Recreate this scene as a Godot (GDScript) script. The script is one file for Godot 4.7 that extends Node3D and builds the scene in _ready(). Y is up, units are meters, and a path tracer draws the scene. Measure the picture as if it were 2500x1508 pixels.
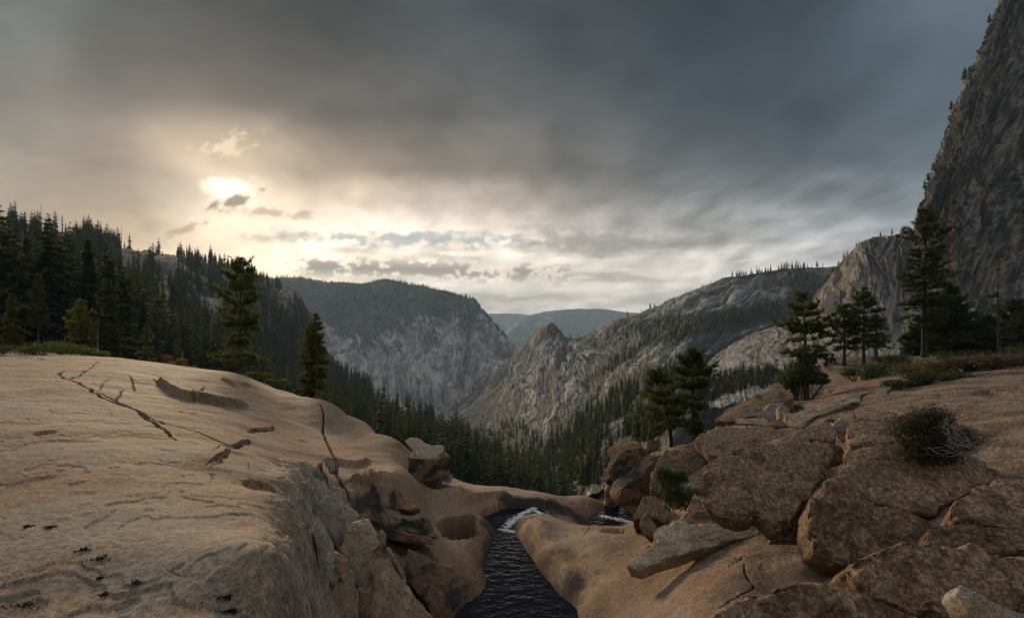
extends Node3D
# Granite slabs at the brink of a waterfall, a pool, pines, a valley with forested and bare granite mountains under an overcast evening sky.
# Metres, y up, eye of the photographer at the origin, looking along -z.

const F := 1250.0
const CU := 1250.0
const HV := 842.0

var rng := RandomNumberGenerator.new()
var used := {}
var M := {}
var n_a := FastNoiseLite.new()      # smooth fbm
var n_b := FastNoiseLite.new()      # ridged fbm
var n_c := FastNoiseLite.new()      # cellular
var n_d := FastNoiseLite.new()      # fine single octave
var n_e := FastNoiseLite.new()      # fbm, other seed

func P(u: float, v: float, d: float) -> Vector3:
	return Vector3((u - CU) / F * d, (HV - v) / F * d, -d)

func lin(r: float, g: float, b: float) -> Color:      # 0..255 screen values to linear
	return Color(r / 255.0, g / 255.0, b / 255.0).srgb_to_linear()

func sstep(a: float, b: float, x: float) -> float:
	var t := clampf((x - a) / (b - a), 0.0, 1.0)
	return t * t * (3.0 - 2.0 * t)

func numbered(s: String) -> String:
	if not used.has(s):
		used[s] = 0
		return s
	used[s] += 1
	return "%s_%03d" % [s, used[s]]

func thing(called: String, label: String, category: String, at: Vector3, group := "") -> Node3D:
	var o := Node3D.new()
	o.name = numbered(called)
	add_child(o, true)
	o.position = at
	o.set_meta("label", label)
	o.set_meta("category", category)
	if group != "":
		o.set_meta("group", group)
	return o

func mesh_node(called: String, m: Mesh, mat: Material, parent: Node = null) -> MeshInstance3D:
	var o := MeshInstance3D.new()
	o.mesh = m
	o.material_override = mat
	if parent == null:
		o.name = numbered(called)
		add_child(o, true)
	else:
		o.name = called
		parent.add_child(o, true)
	return o

func tag(o: Node, label: String, category := "", group := "", kind := "") -> void:
	o.set_meta("label", label)
	if category != "":
		o.set_meta("category", category)
	if group != "":
		o.set_meta("group", group)
	if kind != "":
		o.set_meta("kind", kind)

# ---------------------------------------------------------------- mesh helper
class MB:
	var v := PackedVector3Array()
	var n := PackedVector3Array()
	var c := PackedColorArray()
	var i := PackedInt32Array()
	func tri(a: Vector3, b: Vector3, d: Vector3, col: Color, nn: Vector3) -> void:
		var k := v.size()
		v.push_back(a); v.push_back(b); v.push_back(d)
		n.push_back(nn); n.push_back(nn); n.push_back(nn)
		c.push_back(col); c.push_back(col); c.push_back(col)
		i.push_back(k); i.push_back(k + 1); i.push_back(k + 2)
	func tube(pts: Array, rad: Array, sides: int, col: Color) -> void:
		var k0 := v.size()
		var m := pts.size()
		for a in m:
			var p: Vector3 = pts[a]
			var dir: Vector3 = (pts[mini(a + 1, m - 1)] - pts[maxi(a - 1, 0)]).normalized()
			var up := Vector3.UP if absf(dir.y) < 0.9 else Vector3.RIGHT
			var x := dir.cross(up).normalized()
			var y := x.cross(dir)
			var r: float = rad[a]
			for s in sides:
				var t := TAU * s / sides
				var o := x * cos(t) + y * sin(t)
				v.push_back(p + o * r)
				n.push_back(o)
				c.push_back(col)
		for a in m - 1:
			for s in sides:
				var q := k0 + a * sides + s
				var w := k0 + a * sides + (s + 1) % sides
				i.push_back(q); i.push_back(w); i.push_back(q + sides)
				i.push_back(w); i.push_back(w + sides); i.push_back(q + sides)
	func mesh(smooth := false) -> ArrayMesh:
		if smooth:
			n.resize(v.size())
			n.fill(Vector3.ZERO)
			for t in range(0, i.size(), 3):
				var a := i[t]
				var b := i[t + 1]
				var d := i[t + 2]
				var f := (v[d] - v[a]).cross(v[b] - v[a])
				n[a] += f; n[b] += f; n[d] += f
			for k in n.size():
				n[k] = n[k].normalized()
		var arr := []
		arr.resize(Mesh.ARRAY_MAX)
		arr[Mesh.ARRAY_VERTEX] = v
		arr[Mesh.ARRAY_NORMAL] = n
		if c.size() == v.size():
			arr[Mesh.ARRAY_COLOR] = c
		arr[Mesh.ARRAY_INDEX] = i
		var me := ArrayMesh.new()
		me.add_surface_from_arrays(Mesh.PRIMITIVE_TRIANGLES, arr)
		return me

func grid_mesh(pts: PackedVector3Array, cols: PackedColorArray, nc: int, nr: int, flip := false) -> ArrayMesh:
	var nn := PackedVector3Array()
	nn.resize(pts.size())
	for r in nr:
		var r0 := maxi(r - 1, 0) * nc
		var r1 := mini(r + 1, nr - 1) * nc
		var b := r * nc
		for q in nc:
			var q0 := maxi(q - 1, 0)
			var q1 := mini(q + 1, nc - 1)
			var a := (pts[b + q1] - pts[b + q0]).cross(pts[r1 + q] - pts[r0 + q]).normalized()
			nn[b + q] = -a if flip else a
	var idx := PackedInt32Array()
	idx.resize((nc - 1) * (nr - 1) * 6)
	var k := 0
	for r in nr - 1:
		for q in nc - 1:
			var a := r * nc + q
			var bq := a + 1
			var cq := a + nc
			var dq := cq + 1
			if flip:
				idx[k] = a; idx[k + 1] = bq; idx[k + 2] = cq
				idx[k + 3] = bq; idx[k + 4] = dq; idx[k + 5] = cq
			else:
				idx[k] = a; idx[k + 1] = cq; idx[k + 2] = bq
				idx[k + 3] = bq; idx[k + 4] = cq; idx[k + 5] = dq
			k += 6
	var arr := []
	arr.resize(Mesh.ARRAY_MAX)
	arr[Mesh.ARRAY_VERTEX] = pts
	arr[Mesh.ARRAY_NORMAL] = nn
	arr[Mesh.ARRAY_COLOR] = cols
	arr[Mesh.ARRAY_INDEX] = idx
	var me := ArrayMesh.new()
	me.add_surface_from_arrays(Mesh.PRIMITIVE_TRIANGLES, arr)
	return me

func setup_noise() -> void:
	for q in [n_a, n_b, n_e]:
		q.noise_type = FastNoiseLite.TYPE_SIMPLEX_SMOOTH
		q.fractal_type = FastNoiseLite.FRACTAL_FBM
		q.frequency = 1.0
		q.fractal_octaves = 4
	n_a.seed = 11
	n_b.seed = 23
	n_b.fractal_type = FastNoiseLite.FRACTAL_RIDGED
	n_e.seed = 57
	n_c.noise_type = FastNoiseLite.TYPE_CELLULAR
	n_c.cellular_return_type = FastNoiseLite.RETURN_DISTANCE2_SUB
	n_c.frequency = 1.0
	n_c.seed = 5
	n_d.noise_type = FastNoiseLite.TYPE_SIMPLEX
	n_d.frequency = 1.0
	n_d.fractal_type = FastNoiseLite.FRACTAL_NONE
	n_d.seed = 77

# ---------------------------------------------------------------- materials
func noise_bytes(size: int, freq: float, type: int, octaves: int, sd: int, ridged := false) -> PackedByteArray:
	var f := FastNoiseLite.new()
	f.noise_type = type
	f.frequency = freq
	f.seed = sd
	f.fractal_type = FastNoiseLite.FRACTAL_RIDGED if ridged else FastNoiseLite.FRACTAL_FBM
	f.fractal_octaves = octaves
	if type == FastNoiseLite.TYPE_CELLULAR:
		f.cellular_return_type = FastNoiseLite.RETURN_CELL_VALUE
		f.fractal_type = FastNoiseLite.FRACTAL_NONE
	var im := f.get_seamless_image(size, size)
	im.convert(Image.FORMAT_L8)
	return im.get_data()

func granite(fleck: float, light: float, lichen: float, sd: int) -> Array:   # [albedo, normal]
	var s := 512
	var grain := noise_bytes(s, 0.24, FastNoiseLite.TYPE_CELLULAR, 1, sd)
	var fine := noise_bytes(s, 0.30, FastNoiseLite.TYPE_SIMPLEX, 2, sd + 1)
	var mid := noise_bytes(s, 0.022, FastNoiseLite.TYPE_SIMPLEX_SMOOTH, 5, sd + 2)
	var lump := noise_bytes(s, 0.05, FastNoiseLite.TYPE_SIMPLEX_SMOOTH, 4, sd + 3)
	var out := PackedByteArray()
	out.resize(s * s * 3)
	var hgt := PackedByteArray()
	hgt.resize(s * s)
	for k in s * s:
		var g := grain[k] / 255.0
		var f := fine[k] / 255.0
		var m := mid[k] / 255.0
		var l := lump[k] / 255.0
		var b := 0.86 + (m - 0.5) * 0.34 + (f - 0.5) * 0.34 + (l - 0.5) * 0.22
		var r := b
		var gg := b
		var bb := b
		if g < fleck:
			r *= 0.55; gg *= 0.55; bb *= 0.58
		elif g > 1.0 - light:
			r *= 1.18; gg *= 1.17; bb *= 1.15
		if lichen > 0.0:
			var t := sstep(0.52, 0.60, l * 0.45 + f * 0.25 + m * 0.3)
			r = lerpf(r * 0.70, 1.0, t * 0.8)
			gg = lerpf(gg * 0.665, 0.96, t * 0.8)
			bb = lerpf(bb * 0.64, 0.90, t * 0.8)
		out[k * 3] = int(clampf(r, 0.0, 1.0) * 255.0)
		out[k * 3 + 1] = int(clampf(gg, 0.0, 1.0) * 255.0)
		out[k * 3 + 2] = int(clampf(bb, 0.0, 1.0) * 255.0)
		hgt[k] = int(clampf(0.5 + (m - 0.5) * 0.7 + (f - 0.5) * 0.35 + (g - 0.5) * 0.12 + (l - 0.5) * 0.5, 0.0, 1.0) * 255.0)
	var im := Image.create_from_data(s, s, false, Image.FORMAT_RGB8, out)
	var nm := Image.create_from_data(s, s, false, Image.FORMAT_L8, hgt)
	nm.convert(Image.FORMAT_RGBA8)
	nm.bump_map_to_normal_map(3.0)
	return [ImageTexture.create_from_image(im), ImageTexture.create_from_image(nm)]

func rock_mat(called: String, tex: Array, tile: float, ns: float, rough := 0.88) -> StandardMaterial3D:
	var m := StandardMaterial3D.new()
	m.resource_name = called
	m.vertex_color_use_as_albedo = true
	m.albedo_texture = tex[0]
	m.normal_enabled = true
	m.normal_texture = tex[1]
	m.normal_scale = ns
	m.uv1_triplanar = true
	m.uv1_world_triplanar = true
	m.uv1_triplanar_sharpness = 3.0
	m.uv1_scale = Vector3.ONE / tile
	m.roughness = rough
	m.metallic_specular = 0.35
	return m

func plain_mat(called: String, rough: float, back := 0.0, spec := 0.3) -> StandardMaterial3D:
	var m := StandardMaterial3D.new()
	m.resource_name = called
	m.vertex_color_use_as_albedo = true
	m.roughness = rough
	m.metallic_specular = spec
	m.cull_mode = BaseMaterial3D.CULL_DISABLED
	if back > 0.0:
		m.backlight_enabled = true
		m.backlight = Color(back, back, back * 0.7)
	return m

func make_materials() -> void:
	var g := granite(0.16, 0.14, 0.0, 101)
	var l := granite(0.10, 0.10, 1.0, 202)
	var k := granite(0.05, 0.22, 0.0, 303)
	M.slab = rock_mat("tan granite", g, 1.3, 0.28)
	M.lichen = rock_mat("lichen covered granite", l, 1.3, 0.45)
	M.rough = rock_mat("rough grey granite", g, 0.9, 1.3)
	M.far = rock_mat("cliff granite", k, 26.0, 1.0)
	M.wet = rock_mat("wet granite", g, 1.3, 0.5, 0.25)
	M.leaf = plain_mat("needles", 0.7, 1.0)
	M.bark = rock_mat("bark", k, 0.8, 1.2)
	M.twig = plain_mat("dead wood", 0.85)
	M.cloth = plain_mat("cloth", 0.9)
	var w := StandardMaterial3D.new()
	w.resource_name = "dark water"
	w.vertex_color_use_as_albedo = true
	w.roughness = 0.08
	w.metallic_specular = 0.2
	M.water = w
# ---------------------------------------------------------------- camera, sky, sun
const SKY_U := [-200.0, 50.0, 300.0, 560.0, 800.0, 1100.0, 1400.0, 1700.0, 2000.0, 2300.0]
const SKY_V := [-600.0, -100.0, 50.0, 250.0, 400.0, 480.0, 550.0, 640.0, 720.0, 900.0]
const SKY_C := [
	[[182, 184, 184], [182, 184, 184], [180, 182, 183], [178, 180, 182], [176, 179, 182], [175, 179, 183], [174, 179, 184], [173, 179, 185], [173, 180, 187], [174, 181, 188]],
	[[96, 100, 98], [98, 102, 100], [80, 80, 78], [72, 72, 71], [66, 67, 68], [64, 69, 73], [56, 64, 71], [47, 57, 66], [51, 62, 72], [78, 93, 105]],
	[[105, 108, 104], [106, 110, 106], [84, 84, 80], [76, 75, 72], [70, 71, 70], [70, 74, 77], [60, 67, 73], [47, 58, 67], [49, 60, 70], [82, 97, 109]],
	[[122, 116, 108], [126, 120, 111], [104, 98, 90], [100, 92, 84], [94, 90, 85], [93, 92, 90], [78, 81, 83], [56, 65, 72], [48, 58, 67], [72, 85, 95]],
	[[140, 128, 114], [148, 136, 120], [146, 128, 108], [186, 162, 132], [146, 129, 110], [124, 116, 106], [106, 104, 101], [80, 85, 88], [64, 72, 79], [78, 88, 97]],
	[[144, 130, 114], [150, 135, 116], [160, 140, 116], [228, 206, 178], [206, 184, 160], [180, 166, 150], [138, 132, 126], [108, 110, 111], [104, 108, 111], [104, 112, 118]],
	[[146, 130, 113], [152, 136, 117], [188, 164, 134], [236, 212, 182], [240, 222, 200], [228, 214, 198], [172, 165, 157], [136, 135, 132], [142, 144, 145], [116, 123, 128]],
	[[150, 134, 116], [160, 142, 120], [215, 190, 155], [255, 232, 196], [240, 224, 202], [216, 204, 188], [196, 187, 175], [176, 169, 162], [166, 163, 160], [140, 142, 143]],
	[[150, 134, 116], [160, 142, 120], [215, 190, 155], [240, 218, 186], [226, 212, 192], [196, 188, 174], [196, 188, 176], [182, 175, 165], [166, 160, 154], [150, 150, 148]],
	[[120, 112, 102], [130, 120, 106], [170, 155, 132], [190, 175, 152], [190, 180, 165], [186, 179, 167], [180, 174, 164], [168, 163, 155], [150, 148, 144], [140, 140, 138]],
]
var sky_lin := []

func sky_base(u: float, v: float) -> Color:
	var a := 0
	while a < SKY_U.size() - 2 and u > SKY_U[a + 1]:
		a += 1
	var b := 0
	while b < SKY_V.size() - 2 and v > SKY_V[b + 1]:
		b += 1
	var x: float = sstep(SKY_U[a], SKY_U[a + 1], u) * 0.5 + 0.5 * clampf((u - SKY_U[a]) / (SKY_U[a + 1] - SKY_U[a]), 0.0, 1.0)
	var y: float = sstep(SKY_V[b], SKY_V[b + 1], v) * 0.5 + 0.5 * clampf((v - SKY_V[b]) / (SKY_V[b + 1] - SKY_V[b]), 0.0, 1.0)
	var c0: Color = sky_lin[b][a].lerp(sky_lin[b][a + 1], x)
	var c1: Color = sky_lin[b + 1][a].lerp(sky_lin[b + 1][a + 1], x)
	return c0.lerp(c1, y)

func blob(u: float, v: float, cu: float, cv: float, ru: float, rv: float, wob: float, seed_z: float) -> float:
	var x := (u - cu) / ru
	var y := (v - cv) / rv
	var r := sqrt(x * x + y * y)
	if r > 2.2:
		return 0.0
	r += wob * n_a.get_noise_3d(u * 0.022, v * 0.035, seed_z)
	return 1.0 - sstep(0.2, 1.2, r)

func sky_colour(az: float, el: float, detail: bool) -> Color:
	var ce := cos(el)
	var dirx := sin(az) * ce
	var diry := sin(el)
	var dirz := -cos(az) * ce
	var u: float
	var v: float
	var front := -dirz
	if front > 0.25:
		u = CU + F * dirx / front
		v = HV - F * diry / front
	else:
		u = CU + F * tan(1.318) * signf(dirx)
		v = HV - F * diry / 0.25
	# broad, soft drifts of cloud: sampled on the sphere so that they have no seam
	var w := n_a.get_noise_3d(dirx * 1.8, diry * 3.4, dirz * 1.8)
	var w2 := n_e.get_noise_3d(dirx * 5.0, diry * 9.0, dirz * 5.0)
	u += w * 130.0
	v += w * 38.0 + w2 * 20.0
	var c := sky_base(clampf(u, -200.0, 2300.0), clampf(v, -600.0, 900.0))
	var low := sstep(250.0, 600.0, v)
	c *= 1.0 + 0.50 * sstep(450.0, 660.0, v) + 0.16 * sstep(100.0, 300.0, v)
	var w3 := n_e.get_noise_3d(dirx * 15.0 + 4.0 - diry * 7.0, diry * 22.0, dirz * 15.0)
	c *= 1.0 + w2 * lerpf(0.30, 0.36, low) + w * 0.22 + w3 * lerpf(0.06, 0.20, low)
	# the veil of thin cloud round the sun is far brighter than paper white
	var sx := dirx + 0.4703
	var sy := diry - 0.2517
	var sz := dirz + 0.8459
	var sd := sqrt(sx * sx + sy * sy * 1.9 + sz * sz)
	var glow := exp(-sd * sd / 0.012) * 0.22 + exp(-sd * sd / 0.06) * 0.10
	c += Color(1.0, 0.84, 0.70) * glow
	if not detail:
		return c
	var pu := CU + F * dirx / front
	var pv := HV - F * diry / front
	# wisps on the right
	var wis := n_e.get_noise_3d(dirx * 9.0 + diry * 8.0, diry * 24.0 - dirx * 9.0, dirz * 9.0) * 1.4
	var m := sstep(1450.0, 1750.0, pu) * sstep(360.0, 480.0, pv) * (1.0 - sstep(680.0, 800.0, pv))
	c *= 1.0 + m * (wis * 0.34 + 0.02)
	# long dark streaks low over the valley
	var st := n_e.get_noise_3d(dirx * 4.0 + 9.0, diry * 30.0, dirz * 4.0)
	m = sstep(480.0, 640.0, pv) * sstep(620.0, 900.0, pu)
	c *= 1.0 - m * 0.30 * sstep(0.02, 0.40, st)
	c *= 1.0 + m * 0.14 * sstep(0.05, 0.4, -st)
	# the veiled sun itself: a ragged white opening in the cloud
	var core := blob(pu, pv, 556.0, 458.0, 62.0, 30.0, 0.7, 31.0)
	c = c.lerp(Color(1.5, 1.40, 1.16), core)
	# blue gaps
	var g := blob(pu, pv, 1010.0, 584.0 + (pu - 1010.0) * 0.02, 270.0, 21.0, 1.3, 3.0)
	c = c.lerp(lin(150, 168, 175), g * 0.7)
	g = blob(pu, pv, 700.0, 578.0, 100.0, 14.0, 1.2, 4.0)
	c = c.lerp(lin(176, 178, 172), g * 0.5)
	# row of small cumulus with dark undersides and bright rims
	var cu := n_a.get_noise_3d(pu * 0.011, pv * 0.022, 21.0) + 0.55 * n_e.get_noise_3d(pu * 0.04, pv * 0.06, 2.0)
	var band := exp(-pow((pv - 657.0 - (pu - 1000.0) * 0.03) / 26.0, 2.0)) * sstep(640.0, 740.0, pu) * (1.0 - sstep(1330.0, 1480.0, pu))
	var den := cu + band * 0.85
	c = c.lerp(lin(246, 230, 206), band * sstep(0.20, 0.40, den) * 0.75)
	c = c.lerp(lin(150, 142, 132), band * sstep(0.46, 0.72, den) * 0.85)
	# small bright wisp above the sun and small dark cloud below it
	var tilt := pv + (pu - 548.0) * 0.32
	g = blob(pu, tilt, 548.0, 356.0, 64.0, 28.0, 1.3, 8.0)
	c = c.lerp(lin(248, 226, 192), g * 0.9)
	tilt = pv + (pu - 566.0) * 0.30
	g = blob(pu, tilt, 560.0, 490.0, 60.0, 17.0, 1.5, 12.0)
	c = c.lerp(lin(140, 130, 112), g * 0.85)
	g = blob(pu, pv - (pu - 660.0) * 0.07, 670.0, 519.0, 120.0, 15.0, 1.0, 14.0)
	c = c.lerp(lin(196, 172, 142), g * 0.75)
	g = blob(pu, pv + (pu - 440.0) * 0.25, 440.0, 562.0, 60.0, 13.0, 1.0, 15.0)
	c = c.lerp(lin(190, 164, 134), g * 0.7)
	g = blob(pu, pv, 1440.0, 590.0, 190.0, 30.0, 1.2, 16.0)
	c = c.lerp(lin(146, 140, 134), g * 0.55)
	return c

func make_sky() -> void:
	for r in SKY_C:
		var row := []
		for q in r:
			row.append(lin(q[0], q[1], q[2]))
		sky_lin.append(row)
	var w := 384
	var h := 192
	var data := PackedFloat32Array()
	data.resize(w * h * 3)
	var k := 0
	for y in h:
		var el := (0.5 - (y + 0.5) / h) * PI
		for x in w:
			var az := wrapf((x + 0.5) / w, -0.5, 0.5) * TAU       # the first column looks along -z
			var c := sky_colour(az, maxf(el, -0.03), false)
			if el < -0.03:
				c = c.lerp(Color(0.06, 0.055, 0.05), sstep(0.03, 0.2, -el))
			data[k] = maxf(c.r, 0.0); data[k + 1] = maxf(c.g, 0.0); data[k + 2] = maxf(c.b, 0.0)
			k += 3
	var im := Image.create_from_data(w, h, false, Image.FORMAT_RGBF, data.to_byte_array())
	var bw := 3072
	var bh := 1536
	im.resize(bw, bh, Image.INTERPOLATE_BILINEAR)
	var big := im.get_data().to_float32_array()
	var x0 := int(bw * (0.5 - 0.150))
	var x1 := int(bw * (0.5 + 0.150))
	var y0 := int(bh * (0.5 - 0.215))
	var y1 := int(bh * 0.508)
	for y in range(y0, y1):
		var el := (0.5 - (y + 0.5) / bh) * PI
		var fy := sstep(0.0, 30.0, y - y0)
		for xx in range(x0, x1):
			var x := xx
			var az := ((x + 0.5) / bw - 0.5) * TAU
			var c := sky_colour(az, el, true)
			var q := (y * bw + posmod(x - bw / 2, bw)) * 3
			var t := fy * sstep(0.0, 40.0, x - x0) * sstep(0.0, 40.0, x1 - x)
			big[q] = lerpf(big[q], maxf(c.r, 0.0), t)
			big[q + 1] = lerpf(big[q + 1], maxf(c.g, 0.0), t)
			big[q + 2] = lerpf(big[q + 2], maxf(c.b, 0.0), t)
	im = Image.create_from_data(bw, bh, false, Image.FORMAT_RGBF, big.to_byte_array())
	var env := Environment.new()
	env.background_mode = Environment.BG_SKY
	var sky := Sky.new()
	var pm := PanoramaSkyMaterial.new()
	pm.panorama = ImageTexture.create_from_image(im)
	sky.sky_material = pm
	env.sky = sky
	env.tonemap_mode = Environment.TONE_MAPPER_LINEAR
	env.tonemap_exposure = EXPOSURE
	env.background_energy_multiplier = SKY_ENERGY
	env.sdfgi_enabled = true
	env.ssao_enabled = true
	env.ssil_enabled = true
	if FOG > 0.0:
		env.fog_enabled = true
		env.fog_density = FOG
		env.fog_light_color = FOG_COLOUR
	var we := WorldEnvironment.new()
	we.name = "environment"
	we.environment = env
	add_child(we)

const EXPOSURE := 1.12
const SKY_ENERGY := 1.0
const FOG := 0.00009
const FOG_COLOUR := Color(0.80, 0.91, 1.0)

func make_camera_and_light() -> void:
	var cam := Camera3D.new()
	cam.name = "camera"
	var near := 0.1
	cam.set_frustum(near * 1508.0 / F, Vector2(0.0, near * (HV - 754.0) / F), near, 20000.0)
	add_child(cam)
	cam.current = true
	make_sky()
	var sun := DirectionalLight3D.new()
	sun.name = "sun"
	sun.light_color = Color(1.0, 0.88, 0.72)
	sun.light_energy = 1.1
	sun.light_angular_distance = 10.0
	sun.shadow_enabled = true
	add_child(sun)
	sun.look_at_from_position(Vector3(-0.556, 0.298, -1.0) * 100.0, Vector3.ZERO, Vector3.UP)
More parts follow.
